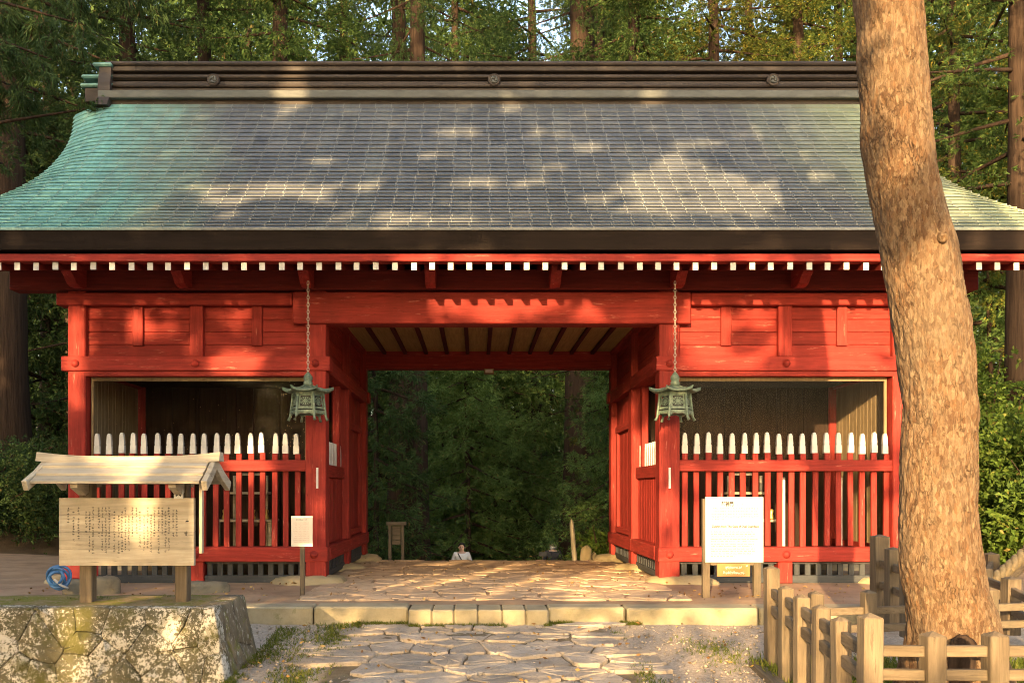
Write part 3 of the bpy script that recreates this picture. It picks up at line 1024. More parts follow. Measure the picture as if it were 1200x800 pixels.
        for k in range(nsl):
            place(sl_, 'grille_slat', gate, (0, y0 + (y1 - y0) * (k + .5) / nsl, 0))
        if seg == 0:
            nbd = 14
            bwid = (y1 - y0) / nbd
            bd = MB().box(xx[0], xx[1], .004, bwid - .004, ZR1, 1.42, .006).mesh('wall_board', 'red_Z')
            for k in range(nbd):
                place(bd, 'wall_board', gate, (0, y0 + bwid * k, 0))
            x2 = sorted((xi - sgn * .05, xi + sgn * .07))
            MB().box(x2[0], x2[1], y0, y1, 1.42, 1.60, .008).build('fence_rail', 'red_Y', gate)
            tp2 = MB().prism([(-.05, 1.60), (.05, 1.60), (.048, 1.80), (.02, 1.92), (0, 1.94), (-.02, 1.92), (-.048, 1.80)], xi - .02, xi + .02, 'YZ').mesh('white_tip', 'white_paint')
            for k in range(13):
                place(tp2, 'white_tip', gate, (0, y0 + (y1 - y0) * (k + .5) / 13, 0))
            yy = y1 - .55
            MB().box(xi - .05, xi + .05, y1 - .42, y1 - .30, 1.60, ZB0, .006).build('window_post', 'red_Z', gate)
        else:
            for k in range(5):
                ya, yb = y0 + (y1 - y0) * k / 5, y0 + (y1 - y0) * (k + 1) / 5
                MB().box(xx[0], xx[1], ya + .003, yb - .003, ZR1, ZB0, .005).build('wall_board', 'red_Z', gate)
            xf = sorted((xi + sgn * .03, xi + sgn * .085))
            zf0, zf1 = ZR1 + .12, 2.25
            MB().box(xf[0], xf[1], y0 + .22, y0 + .34, zf0, zf1, .006).build('panel_stile', 'red_Z', gate)
            MB().box(xf[0], xf[1], y1 - .34, y1 - .22, zf0, zf1, .006).build('panel_stile', 'red_Z', gate)
            MB().box(xf[0], xf[1], y0 + .16, y1 - .16, zf1, zf1 + .12, .006).build('panel_head', 'red_Y', gate)
            MB().box(xf[0], xf[1], y0 + .16, y1 - .16, zf0 - .10, zf0, .006).build('panel_sill', 'red_Y', gate)
    # furnishing glimpsed behind the pickets
    xc = xm + (.35 if bi == 0 else -.1)
    st = MB()
    for k, zz in enumerate((.78, 1.18, 1.46)):
        st.box(xc - .42 + .12 * k, xc + .42 - .12 * k, .95 + .2 * k, 1.45, zz, zz + .035, .005)
    for sx in (-1, 1):
        st.box(xc + sx * .38 - .025, xc + sx * .38 + .025, 1.0, 1.05, .3, .78)
        st.box(xc + sx * .24 - .02, xc + sx * .24 + .02, 1.38, 1.42, .3, 1.46)
    tb = thing('offering_stand', 'pale wooden stepped offering stand behind the %s picket fence' % ('left' if bi == 0 else 'right'), 'stand', (xc, 1.2, .3), 'offering stands inside the gate')
    st.build('shelves', 'pale_X', tb)
    for k in range(4):
        MB().lathe([(.045, 0), (.05, .02), (.03, .08), (.045, .13), (.02, .15)], (xc - .3 + .2 * k, 1.1, .815), 10).build('offering_cup', 'gold', tb, True)
    if bi == 1:
        for (px, w) in ((917, .022), (984, .02)):
            xw = (px - VX) * (D + .5) / F
            MB().box(xw - w, xw + w, .45, .47, .30, 1.42, .004).build('white_pole', 'white_paint', tb)

# slim white paper strips on the inner columns
for x, sx in ((XS[1], .02), (XS[2], .0)):
    MB().box(x + sx - .012, x + sx + .016, -.146, -.1375, gz(572), gz(548), .001).build('paper_strip', 'white_paint', gate)

# central lintels front and rear
for (y0, s) in ((0, -1), (DEP, 1)):
    ya, yb = sorted((y0 + s * .19, y0 - s * .12))
    MB().box(gxp(346), gxp(806), ya, yb, gz(382), gz(345.4), .014).build('lintel', 'red_X', gate)
# passage ceiling
cx0, cx1 = XS[1] + .1, XS[2] - .1
ncb = 12
for k in range(ncb):
    a_, b_ = cx0 + (cx1 - cx0) * k / ncb, cx0 + (cx1 - cx0) * (k + 1) / ncb
    MB().box(a_, b_, .12, DEP - .12, 3.755, 3.785).build('ceiling_board', 'ceil_Y', gate)
for k in range(1, ncb):
    a_ = cx0 + (cx1 - cx0) * k / ncb
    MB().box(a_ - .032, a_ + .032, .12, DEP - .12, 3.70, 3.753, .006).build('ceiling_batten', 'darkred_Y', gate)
# little lamp box below the rear lintel
bx = W(573, 436, D + DEP)
lb = MB().box(bx.x - .09, bx.x + .09, DEP - .09, DEP + .09, 3.36, 3.45, .008)
lb.build('lamp_box', 'board_X', gate)
MB().box(bx.x - .065, bx.x + .065, DEP - .096, DEP - .091, 3.375, 3.435).build('lamp_panel', 'white_paint', gate)

# purlin under the rafters, with carved beam noses
RX0, RX1 = -6.55, 7.0
for (y0, s) in ((0, -1), (DEP, 1)):
    ya, yb = sorted((y0 + s * .20, y0 - s * .06))
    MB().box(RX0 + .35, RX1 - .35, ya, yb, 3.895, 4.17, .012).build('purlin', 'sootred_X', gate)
noses = (90, 215, 360, 505, 650, 794, 937, 1075)
for px in noses:
    x = (px - VX) * (D - .35) / F
    prof = [(-.19, 3.93), (-.19, 4.16), (-.66, 4.16), (-.70, 4.10), (-.66, 4.02), (-.60, 3.99), (-.50, 3.91), (-.40, 3.885), (-.30, 3.89)]
    MB().prism(prof, x - .065, x + .065, 'YZ').build('beam_nose', 'red_Y', gate)

# rafters with white painted ends
RSL = .23
pitch = .228
raf = MB()
yE, yW = -1.24, .15
zb = 3.905
hh = .088
prof = [(yE, zb), (yE, zb + hh), (yW, zb + hh + RSL * (yW - yE)), (yW, zb + RSL * (yW - yE))]
raf.prism(prof, -.034, .034, 'YZ')
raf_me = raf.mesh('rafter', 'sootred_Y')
cap_me = MB().box(-.034, .034, yE - .012, yE - .001, zb - .003, zb + hh + .003, .002).mesh('white_end', 'white_paint')
k = 0
x = RX0 + .08
while x < RX1 - .05:
    jx, jz = rnd.uniform(-.008, .008), rnd.uniform(-.004, .004)
    ro = place(raf_me, 'rafter', gate, (x + jx, 0, jz))
    place(cap_me, 'white_end', ro, (x + jx, 0, jz))
    x += pitch
# eave board, soffit
MB().box(RX0, RX1, -1.30, -1.14, zb + hh + .004, 4.085, .006).build('eave_board', 'red_X', gate)
for sgn_, y0 in ((1, 0), (-1, DEP)):
    g_ = lambda y: y if sgn_ == 1 else DEP - y
    sp_ = [(g_(-1.14), zb + hh + .006 + RSL * .1), (g_(-1.14), zb + hh + .03 + RSL * .1), (g_(.3), zb + hh + .03 + RSL * 1.54), (g_(.3), zb + hh + .006 + RSL * 1.54)]
    MB().prism(sp_, RX0 + .02, RX1 - .02, 'YZ').build('soffit', 'darkred_X', gate)  # darker red puts some of the eave shade into the soffit colour
MB().box(RX0 + .1, RX1 - .1, DEP + 1.14, DEP + 1.30, zb + hh, 4.085, .006).build('eave_board', 'red_X', gate)

# ---- roof
YR, ZR = DEP / 2 - .28, 7.24
YE, ZE = -1.35, 4.37
NC = 34


def prof_roof(s):
    return YR + (YE - YR) * s, ZR + (ZE - ZR) * (s + .26 * s * (1 - s))


RC = (-6.15 + 6.5) / 2


HWS = np.linspace(0, 1, 41)
HWV = np.interp(HWS, [0, .12, .25, .42, .55, .66, .8, 1.0], [6.42, 6.27, 6.20, 6.22, 6.36, 6.56, 6.92, 7.45])
for _ in range(6):
    HWV[1:-1] = (HWV[:-2] + 2 * HWV[1:-1] + HWV[2:]) / 4


def half_w(s):
    return float(np.interp(s, HWS, HWV))


EDGE = .62


def roof_pt(x, s, lift=0.0):
    y, z = prof_roof(s)
    e = abs(x - RC) - (half_w(s) - EDGE)
    if e > 0:
        z -= .16 * (e / EDGE) ** 2 * (1 - .6 * s)
    return (x, y, z + lift)


# underlayer sheet (both slopes) + fascia
roof = MB()
NU, NS = 40, 24
for side in (0, 1):
    base = len(roof.v)
    vs, fs = [], []
    for j in range(NS + 1):
        s = j / NS
        hw = half_w(s)
        for i in range(NU + 1):
            q = -1 + 2 * i / NU
            # refine the edges
            q = math.copysign(abs(q) ** .75, q)
            p = roof_pt(RC + q * hw, s, -.012)
            if side:
                p = (p[0], DEP - p[1], p[2])
            vs.append(p)
    for j in range(NS):
        for i in range(NU):
            a_ = j * (NU + 1) + i
            fs.append((a_, a_ + 1, a_ + NU + 2, a_ + NU + 1))
    roof.add(vs, fs)
roof_o = roof.build('roof', 'copper', gate, True)
# thick dark edge along eaves and gable verges
for side in (0, 1):
    m = MB()
    yy = (lambda y: y) if side == 0 else (lambda y: DEP - y)
    hw = half_w(1)
    n = 60
    vs = []
    for i in range(n + 1):
        x = RC + hw * (-1 + 2 * i / n)
        px_, py_, pz = roof_pt(x, 1.0)
        vs += [(x, yy(py_ - .005), pz - .018), (x, yy(py_ + .02), pz - .245), (x, yy(py_ + .35), pz - .22), (x, yy(py_ + .35), pz + .06)]
    fs = []
    for i in range(n):
        for k in range(4):
            fs.append((i * 4 + k, i * 4 + (k + 1) % 4, (i + 1) * 4 + (k + 1) % 4, (i + 1) * 4 + k))
    m.add(vs, fs + [(0, 1, 2, 3), (n * 4 + 3, n * 4 + 2, n * 4 + 1, n * 4)])
    m.build('eave_fascia', 'fascia', gate, False)
    for e in (-1, 1):
        m = MB()
        vs = []
        for j in range(NS + 1):
            s = j / NS
            x = RC + e * half_w(s)
            px_, py_, pz = roof_pt(x, s)
            vs += [(x + e * .004, yy(py_), pz - .014), (x - e * .05, yy(py_), pz - .27), (x - e * .3, yy(py_), pz - .25)]
        fs = []
        for j in range(NS):
            for k in range(2):
                fs.append((j * 3 + k, j * 3 + k + 1, (j + 1) * 3 + k + 1, (j + 1) * 3 + k))
        m.add(vs, fs)
        m.build('verge_fascia', 'fascia', gate, False)
# gable walls closing the roof ends
for e in (-1, 1):
    xg = XS[0] if e < 0 else XS[3]
    poly = [(-.1, 3.9), (-.1, 4.25)] + [(prof_roof(s)[0], prof_roof(s)[1] - .2) for s in (.8, .6, .4, .2, 0)] + [(DEP - prof_roof(s)[0], prof_roof(s)[1] - .2) for s in (0, .2, .4, .6, .8)] + [(DEP + .1, 4.25), (DEP + .1, 3.9)]
    MB().prism(poly, xg - .04, xg + .04, 'YZ').build('gable_wall', 'darkred_Z', gate)
# eave lip
m = MB()
for i in range(60):
    xa_, xb_ = RC + half_w(1) * (-1 + 2 * i / 60), RC + half_w(1) * (-1 + 2 * (i + 1) / 60)
    za, zc = roof_pt(xa_, 1)[2], roof_pt(xb_, 1)[2]
    m.bar((xa_, YE - .012, za - .004), (xb_, YE - .012, zc - .004), .022, .030)
m.build('eave_lip', 'copper_seam', gate)

# copper sheets laid in courses
SW = .247
rest = MB()
sheet_count = 0
r = random.Random(2)


def sheet_verts(x0, x1, s0, s1):
    """one folded sheet: flat tray whose lower edge stands proud, with a raised seam on the right"""
    n_in = 2 if (abs(x0 - RC) > half_w(s0) - EDGE - .3) else 1
    vs, fs, mi = [], [], []
    up, lo = .000, .021
    for i in range(n_in + 1):
        x = x0 + (x1 - .016 - x0) * i / n_in
        a_ = roof_pt(x, s0, up)
        b_ = roof_pt(x, s1, lo)
        c_ = (b_[0], b_[1] + .002, b_[2] - .011)
        e_ = (b_[0], b_[1] + .016, b_[2] - .014)
        vs += [a_, b_, c_, e_]
    for i in range(n_in):
        k_ = i * 4
        fs += [(k_, k_ + 1, k_ + 5, k_ + 4), (k_ + 1, k_ + 2, k_ + 6, k_ + 5), (k_ + 2, k_ + 3, k_ + 7, k_ + 6)]
        mi += [0, 0, 0]
    o = len(vs)
    for x in (x1 - .016, x1 + .000):
        vs += [roof_pt(x, s0, up + .006), roof_pt(x, s1, lo + .007), roof_pt(x, s1, lo - .013)]
    fs += [(o, o + 1, o + 4, o + 3), (o + 1, o + 2, o + 5, o + 4)]
    mi += [1, 1]
    return vs, fs, mi


NIND = 6
for i in range(NC):
    s0, s1 = i / NC, (i + 1) / NC
    sm = (s0 + s1) / 2
    off = (0.010 if i % 2 else -0.010) + .014 * math.sin(i * .9)
    hw = half_w(s0)
    x = RC - math.floor(hw / SW) * SW + off - SW
    xsr = [RC - hw]
    while x < RC + hw - .06:
        if x > RC - hw + .06:
            xsr.append(x)
        x += SW
    xsr.append(RC + hw)
    shared = None
    for a_, b_ in zip(xsr[:-1], xsr[1:]):
        flat = abs(b_ - a_ - SW) < 1e-4 and max(abs(a_ - RC), abs(b_ - RC)) < min(half_w(s0), half_w(s1)) - EDGE
        if i >= NC - NIND and flat and sheet_count < 300:
            if shared is None:
                vs, fs, mi = sheet_verts(RC, RC + SW, s0, s1)
                mb = MB()
                mb.v, mb.f, mb.mi = [(p[0] - RC, p[1], p[2]) for p in vs], fs, mi
                shared = mb.mesh('copper_sheet', ['copper', 'copper_seam'])
            place(shared, 'copper_sheet', roof_o, (a_, 0, r.uniform(-.0015, .0015)))
            sheet_count += 1
        else:
            vs, fs, mi = sheet_verts(a_, b_, s0, s1)
            o = len(rest.v)
            rest.v += vs
            rest.f += [tuple(q + o for q in f_) for f_ in fs]
            rest.mi += mi
tag(rest.build('upper_copper_sheets', ['copper', 'copper_seam'], roof_o), kind='stuff')

# ---- ridge
RL, RR = RC - 6.10, RC + 6.10
yc = DEP / 2
ridge = MB()


def rlayer(m, z0, z1, hy, mi=0, cut=.2):
    m.box(RL + cut, RR - cut, yc - hy, yc + hy, z0, z1, .012, mi)


zr = lambda py: EYE + (VY - py) * (D + DEP / 2 - .22) / F
m = MB()
m.box(RL + .05, RR - .05, yc - .36, yc + .36, zr(119), zr(110), .012)
m.build('ridge_skirt', 'copper_skirt', gate)
m = MB()
m.box(RL + .15, RR - .15, yc - .27, yc + .27, zr(126), zr(119))
for (pa, pb, hy) in ((110, 103, .235), (103, 102, .20), (102, 96, .245), (96, 94, .19), (94, 87.5, .235), (87.5, 84.5, .17), (84.5, 75, .26)):
    rlayer(m, zr(pa), zr(pb), hy)
m.build('ridge_box', 'copper_brown', gate)
# rounded rolls that line the ridge
for pz in (101.5, 91):
    MB().tube([(RL + .2, yc - .245, zr(pz)), (RR - .2, yc - .245, zr(pz))], .030, 8).build('ridge_roll', 'copper_brown', gate, True)
MB().tube([(RL + .15, yc - .27, zr(76.5)), (RR - .15, yc - .27, zr(76.5))], .035, 8).build('ridge_roll', 'copper_brown', gate, True)
# end ornaments
for e in (-1, 1):
    xe = RL if e < 0 else RR
    m = MB()
    prof = [(yc - .46, zr(130)), (yc - .42, zr(124)), (yc - .36, zr(118)), (yc - .34, zr(100)), (yc - .30, zr(88)), (yc - .30, zr(77)), (yc + .30, zr(77)), (yc + .30, zr(88)), (yc + .34, zr(100)), (yc + .36, zr(118)), (yc + .42, zr(124)), (yc + .46, zr(130))]
    m.prism(prof, xe - e * .05, xe - e * .24, 'YZ')
    go = m.build('ridge_end', 'copper_brown', gate)
    m = MB()
    for (pz, ext, w) in ((79, .0, .34), (91, .20, .28), (101, .22, .28)):
        xa_, xb_ = sorted((xe - e * .26, xe + e * (.04 + ext)))
        m.box(xa_, xb_, yc - w, yc + w, zr(pz + 2.2), zr(pz - 2.2), .02)
    m.build('ridge_end_cap', 'copper_green', go)
    m = MB()
    xa_, xb_ = sorted((xe - e * .10, xe + e * .20))
    m.box(xa_, xb_, yc - .24, yc + .24, zr(120), zr(103.4), .015)
    m.build('ridge_end_block', 'copper_brown', go)
# three-comma crests
for px in (250, 579, 906):
    yy = yc - .275
    c = W(px, 94, D + yy)
    o = MB().lathe([(.098, -.03), (.098, .012), (.085, .024), (.08, .018), (.0, .018)], (c.x, yy, c.z), 24, axis='Y').build('crest', 'copper_brown', gate)
    m = MB()
    for k in range(3):
        a0 = k * 2 * PI / 3
        m.lathe([(.026, 0), (.024, .012), (.01, .016)], (c.x + .032 * math.cos(a0), yy - .018, c.z + .032 * math.sin(a0)), 12, axis='Y')
        pts_, rad_ = [], []
        for q in range(8):
            aa = a0 + q * .26
            rr_ = .034 + .004 * q
            pts_.append((c.x + rr_ * math.cos(aa), yy - .024, c.z + rr_ * math.sin(aa)))
            rad_.append(.015 * (1 - q / 8) + .002)
        m.tube(pts_, rad_, 6)
    m.build('comma_crest', 'copper_skirt', o, True)

# ------------------------------------------------------------------ hanging lanterns
def lantern(px, label, sway):
    d0 = D - .62
    c = W(px, 470, d0)
    x, y = c.x, c.y
    zz = lambda py: EYE + (VY - py) * d0 / F
    L = thing('hanging_lantern', label, 'lantern', (x, y, zz(494)), 'bronze lanterns under the eave')
    # chain
    m = MB()
    z, k = zz(437), 0
    top = 3.90
    while z < top:
        pts_ = []
        for q in range(9):
            a_ = 2 * PI * q / 8
            u_, v_ = .014 * math.cos(a_), .030 * math.sin(a_)
            pts_.append((x + (u_ if k % 2 else 0), y + (0 if k % 2 else u_), z + v_))
        m.tube(pts_, .0055, 5, cap=False)
        z += .046
        k += 1
    m.build('chain', 'chain_metal', L, True)
    # jewel finial
    MB().lathe([(.03, -.02), (.055, 0), (.06, .03), (.045, .055), (.06, .075), (.055, .11), (.025, .15), (.008, .17)], (x, y, zz(451)), 14).build('finial', 'verdigris', L, True)
    # hexagonal roof with upturned corners
    m = MB()
    n = 48
    rings = [(.03, .085), (.10, .050), (.20, .020), (.27, .010)]
    vs = []
    for rr_, h in rings:
        for k in range(n):
            a_ = 2 * PI * k / n
            t6 = (a_ % (PI / 3)) / (PI / 3)
            corner = abs(t6 - .5) * 2
            hexr = rr_ * (math.cos(PI / 6) / math.cos((t6 - .5) * PI / 3)) * 1.08
            lift = .035 * (rr_ / .27) ** 3 * corner ** 5
            hexr *= 1 + .13 * (rr_ / .27) ** 3 * corner ** 6
            vs.append((x + hexr * math.cos(a_), y + hexr * math.sin(a_), zz(459) + h + lift))
    o = len(vs)
    vs += [(p[0], p[1], p[2] - .022) for p in vs]
    fs = []
    for i in range(3):
        for k in range(n):
            q = (k + 1) % n
            fs.append((i * n + k, i * n + q, (i + 1) * n + q, (i + 1) * n + k))
            fs.append((o + (i + 1) * n + k, o + (i + 1) * n + q, o + i * n + q, o + i * n + k))
    for k in range(n):
        q = (k + 1) % n
        fs.append((3 * n + k, 3 * n + q, o + 3 * n + q, o + 3 * n + k))
    m.add(vs, fs)
    for k in range(6):     # ribs
        a_ = k * PI / 3
        m.tube([(x + rr_ * 1.08 * math.cos(a_), y + rr_ * 1.08 * math.sin(a_), zz(459) + h) for rr_, h in ((.03, .092), (.10, .057), (.20, .028), (.26, .034), (.305, .052))], [.010, .010, .012, .013, .011], 6)
    m.build('lantern_roof', 'verdigris', L, True)
    # body: six posts flaring to feet, rims, pierced panels with a round flower
    zt, zb_ = zz(459), zz(484)
    R1, R2 = .192, .218
    hexp = lambda R, z: [(x + R * math.cos(k * PI / 3), y + R * math.sin(k * PI / 3), z) for k in range(6)]
    m = MB()
    for (za, zc, Ra, Rb) in ((zt - .04, zt, R1 + .01, R1 + .012), (zb_, zb_ + .03, R2 + .012, R2 + .012), (zb_ + .045, zb_ + .06, R2 + .004, R2 + .004)):
        vs = hexp(Ra, za) + hexp(Rb, zc) + hexp(Ra - .03, za) + hexp(Rb - .03, zc)
        fs = []
        for k in range(6):
            q = (k + 1) % 6
            fs += [(k, q, 6 + q, 6 + k), (6 + k, 6 + q, 18 + q, 18 + k), (12 + k, 18 + k, 18 + q, 12 + q), (k, 12 + k, 12 + q, q)]
        m.add(vs, fs)
    m.build('rim', 'verdigris', L)
    m = MB()
    for k in range(6):
        a_ = k * PI / 3
        cs, sn = math.cos(a_), math.sin(a_)
        pr = [(R1, zt - .01), (R1 + .012, zt - .12), (R2, zb_ + .02), (R2 + .010, zb_ - .05), (R2 + .034, zb_ - .095)]
        m.tube([(x + rr_ * cs, y + rr_ * sn, z) for rr_, z in pr], [.017, .016, .018, .016, .020], 6)
    m.build('post', 'verdigris', L, True)
    m = MB()
    for k in range(6):
        a0, a1 = k * PI / 3, (k + 1) * PI / 3
        def P_(t_, h, inset=.012):
            R = (R2 + (R1 - R2) * h) - inset
            ax_, ay_ = R * math.cos(a0), R * math.sin(a0)
            bx_, by_ = R * math.cos(a1), R * math.sin(a1)
            return (x + ax_ + (bx_ - ax_) * t_, y + ay_ + (by_ - ay_) * t_, zb_ + .06 + (zt - .04 - zb_ - .06) * h)
        # frame strips
        for (t0, t1, h0, h1) in ((.06, .94, 0, .10), (.06, .94, .88, 1), (.06, .16, .1, .88), (.84, .94, .1, .88)):
            m.add([P_(t0, h0), P_(t1, h0), P_(t1, h1), P_(t0, h1)], [(0, 1, 2, 3)])
        # spokes of the round flower and lattice
        for q in range(12):
            th = q * PI / 6
            for (ra, rb, wd) in ((.07, .36, .028),):
                c0, s0_ = math.cos(th), math.sin(th)
                qv = [(ra, -wd), (rb, -wd * 1.4), (rb, wd * 1.4), (ra, wd)]
                m.add([P_(.5 + (u_ * c0 - v_ * s0_) * .95, .49 + (u_ * s0_ + v_ * c0) * .80, .008) for u_, v_ in qv], [(0, 1, 2, 3)])
        m.add([P_(.5 + .08 * math.cos(q * PI / 4), .49 + .07 * math.sin(q * PI / 4), .004) for q in range(8)], [tuple(range(8))])
        for q in range(16):
            th0, th1 = q * PI / 8, (q + 1) * PI / 8
            m.add([P_(.5 + rr_ * math.cos(th) * .95, .49 + rr_ * math.sin(th) * .80, .006) for rr_, th in ((.34, th0), (.39, th0), (.39, th1), (.34, th1))], [(0, 1, 2, 3)])
    m.build('pierced_panel', 'verdigris', L)
    vs = hexp(.165, zb_ + .04) + hexp(.15, zt - .03)
    MB().add(vs, [(k, (k + 1) % 6, 6 + (k + 1) % 6, 6 + k) for k in range(6)]).build('inner_lining', 'lantern_dark', L)
    MB().add(hexp(R2 - .01, zb_ + .012) + hexp(R2 - .01, zb_ + .002), [tuple(range(6)), tuple(range(11, 5, -1))]).build('base_plate', 'verdigris', L)
    # scalloped apron between the feet
    m = MB()
    for k in range(6):
        a0, a1 = k * PI / 3, (k + 1) * PI / 3
        top_, bot = [], []
        for q in range(9):
            t_ = q / 8
            px_ = (R2 + .005) * (math.cos(a0) * (1 - t_) + math.cos(a1) * t_)
            py_ = (R2 + .005) * (math.sin(a0) * (1 - t_) + math.sin(a1) * t_)
            top_.append((x + px_, y + py_, zb_ + .002))
            bot.append((x + px_, y + py_, zb_ - .010 - .022 * abs(2 * t_ - 1) ** 1.5 - .008 * math.cos(t_ * 4 * PI)))
        m.add(top_ + bot, [(q, q + 1, 10 + q, 9 + q) for q in range(8)])
    m.build('apron', 'verdigris', L)
    return L


lantern(361, 'green bronze hexagonal lantern hanging by the left inner column', 0)
lantern(791, 'green bronze hexagonal lantern hanging by the right inner column', 0)


# ------------------------------------------------------------------ writing helpers
def glyph(m, x, z, s, y, r, n=5):
    """small brush-like character mark: a few strokes inside a cell"""
    for k in range(n):
        kind = r.random()
        cx, cz = x + r.uniform(-.22, .22) * s, z + r.uniform(-.30, .30) * s
        w = s * .055
        if kind < .5:
            L = r.uniform(.25, .42) * s
            m.add([(cx - L, y, cz - w), (cx + L, y, cz - w), (cx + L, y, cz + w), (cx - L, y, cz + w)], [(0, 1, 2, 3)])
        elif kind < .8:
            L = r.uniform(.22, .42) * s
            m.add([(cx - w, y, cz - L), (cx + w, y, cz - L), (cx + w, y, cz + L), (cx - w, y, cz + L)], [(0, 1, 2, 3)])
        else:
            L = r.uniform(.15, .3) * s * r.choice((-1, 1))
            m.add([(cx, y, cz), (cx + L, y, cz - abs(L)), (cx + L + 2 * w, y, cz - abs(L)), (cx + 2 * w, y, cz)], [(0, 1, 2, 3)])


def text_mesh(body, size, center, y, mat, parent, name='lettering', bold=0.0, width=None):
    cu = bpy.data.curves.new(name, 'FONT')
    cu.body = body
    cu.size = size
    cu.align_x = 'CENTER'
    cu.align_y = 'CENTER'
    cu.offset = bold
    cu.resolution_u = 2
    ob = bpy.data.objects.new(name, cu)
    COL.objects.link(ob)
    dg = bpy.context.evaluated_depsgraph_get()
    me = bpy.data.meshes.new_from_object(ob.evaluated_get(dg))
    bpy.data.objects.remove(ob)
    bpy.data.curves.remove(cu)
    xs_ = [v.co.x for v in me.vertices] or [0]
    k = 1.0
    if width:
        k = width / max(1e-6, max(xs_) - min(xs_))
    mid = (max(xs_) + min(xs_)) / 2
    for v in me.vertices:
        v.co = Vector((center[0] + (v.co.x - mid) * k, y, center[1] + v.co.y))
    me.materials.clear()
    me.materials.append(MATS[mat])
    return place(me, name, parent)


# ------------------------------------------------------------------ roofed notice board on the terrace
NB = 7.6
ny = NB - D
nb_ = thing('notice_board', 'weathered wooden notice board with gabled board roof on the stone terrace', 'notice board', W(157, 702, NB))
w_ = lambda px, py, d=NB: W(px, py, d)
zt = .315
for px in (100, 212):
    p = w_(px, 640)
    MB().box(p.x - .052, p.x + .052, ny, ny + .11, zt - .05, w_(0, 566).z, .008).build('post', 'grey_Z', nb_)
p0, p1 = w_(72.5, 583), w_(229.5, 662)
bh = (p0.z - p1.z) / 4
for k in range(4):
    MB().box(p0.x, p1.x, ny - .055, ny - .006, p1.z + bh * k + .0008, p1.z + bh * (k + 1) - .0008, .003).build('board_plank', 'pale_X', nb_)
p = w_(236, 600)
MB().box(p.x - .012, p.x + .014, ny - .03, ny + .02, w_(0, 648).z, w_(0, 566).z, .004).build('side_strip', 'pale_Z', nb_)
# lettering in vertical columns
m = MB()
r = random.Random(14)
colx = [80, 86, 92, 101, 105, 109, 116, 120, 124, 128, 134, 139, 143, 147, 151, 155, 160, 164, 169, 173, 177, 181, 186, 190, 194, 198, 203, 207]
for k, cx in enumerate(colx):
    px = cx
    py = 595 + (r.choice((0, 0, 0, 5, 10)) if k < len(colx) - 2 else 3)
    end = 648 - (r.choice((0, 2, 6, 20)) if k > 3 else r.choice((14, 24, 34)))
    while py < end:
        if r.random() < .90:
            q = w_(px, py, NB - .056)
            glyph(m, q.x, q.z, .0215, ny - .0562, r, 5)
        py += 3.25
for (px, py) in ((219, 610), (218, 625)):
    q = w_(px, py, NB - .056)
    glyph(m, q.x, q.z, .036, ny - .0562, r, 9)
m.build('lettering', 'ink', nb_)
# roof: ridge cap, two sloping boards, verge boards, brackets
rz, ez = w_(0, 543).z, w_(0, 565).z
xl, xr = w_(50, 0).x, w_(252, 0).x
xle, xre = w_(34, 0, NB - .2).x, w_(238, 0, NB - .2).x
ry = ny + .05
run = .30
for s in (-1, 1):
    for k in range(3):
        f0, f1 = k / 3, (k + 1) / 3
        za, zb2 = rz + .02 - (rz - ez + .02) * f0, rz + .02 - (rz - ez + .02) * f1
        pr = [(ry + s * run * f0, za - .012), (ry + s * run * (f1 + .10), zb2 - .012), (ry + s * run * (f1 + .10), zb2 + .008), (ry + s * run * f0, za + .008)]
        pr = [(a_, b_ + .006 * (2 - k)) for a_, b_ in pr]
        MB().prism(pr, xl + .03, xr - .05, 'YZ').build('roof_board', 'pale_X', nb_)
    for xx, e in ((xl, -1), (xr, 1)):
        a_ = Vector((xx - e * .02, ry, rz + .005))
        b_ = Vector((xx + e * .0 - e * .0, ry + s * (run + .05), ez - .03))
        mid = (a_ + b_) / 2 + Vector((0, 0, -.012))
        MB().bar(a_, mid, .045, .085, (0, 0, 1), .004).bar(mid, b_, .045, .085, (0, 0, 1), .004).build('verge_board', 'pale_Y', nb_)
# curved ridge cap
m = MB()
n = 14
for i in range(n):
    f0, f1 = i / n, (i + 1) / n
    cz = lambda f_: rz + .062 + .035 * abs(2 * f_ - 1) ** 3
    xa_, xb_ = xl - .05 + (xr - xl + .09) * f0, xl - .05 + (xr - xl + .09) * f1
    for s in (-1, 1):
        pass
    vs = []
    for xx, f_ in ((xa_, f0), (xb_, f1)):
        c_ = cz(f_)
        vs += [(xx, ry - .075, c_ - .075), (xx, ry + .075, c_ - .075), (xx, ry + .05, c_), (xx, ry - .05, c_)]
    m.add(vs, [(0, 1, 5, 4), (1, 2, 6, 5), (2, 3, 7, 6), (3, 0, 4, 7)] + ([(3, 2, 1, 0)] if i == 0 else []) + ([(4, 5, 6, 7)] if i == n - 1 else []))
m.build('ridge_cap', 'pale_X', nb_)
for px in (100, 212):
    p = w_(px, 570)
    MB().prism([(ny - .22, p.z + .02), (ny - .22, p.z - .01), (ny - .06, p.z - .07), (ny + .10, p.z - .01), (ny + .26, p.z + .0), (ny + .26, p.z + .03)], p.x - .03, p.x + .03, 'YZ').build('bracket', 'pale_Y', nb_)
# small plate with a black mark
pa, pb = w_(204, 574, NB - .06), w_(215, 584, NB - .06)
pl = MB().box(pa.x, pb.x, ny - .068, ny - .060, pb.z, pa.z, .001).build('plate', 'sign_white', nb_)
text_mesh('M', .05, ((pa.x + pb.x) / 2, (pa.z + pb.z) / 2), ny - .0695, 'ink', pl, 'plate_mark', .001, .045)

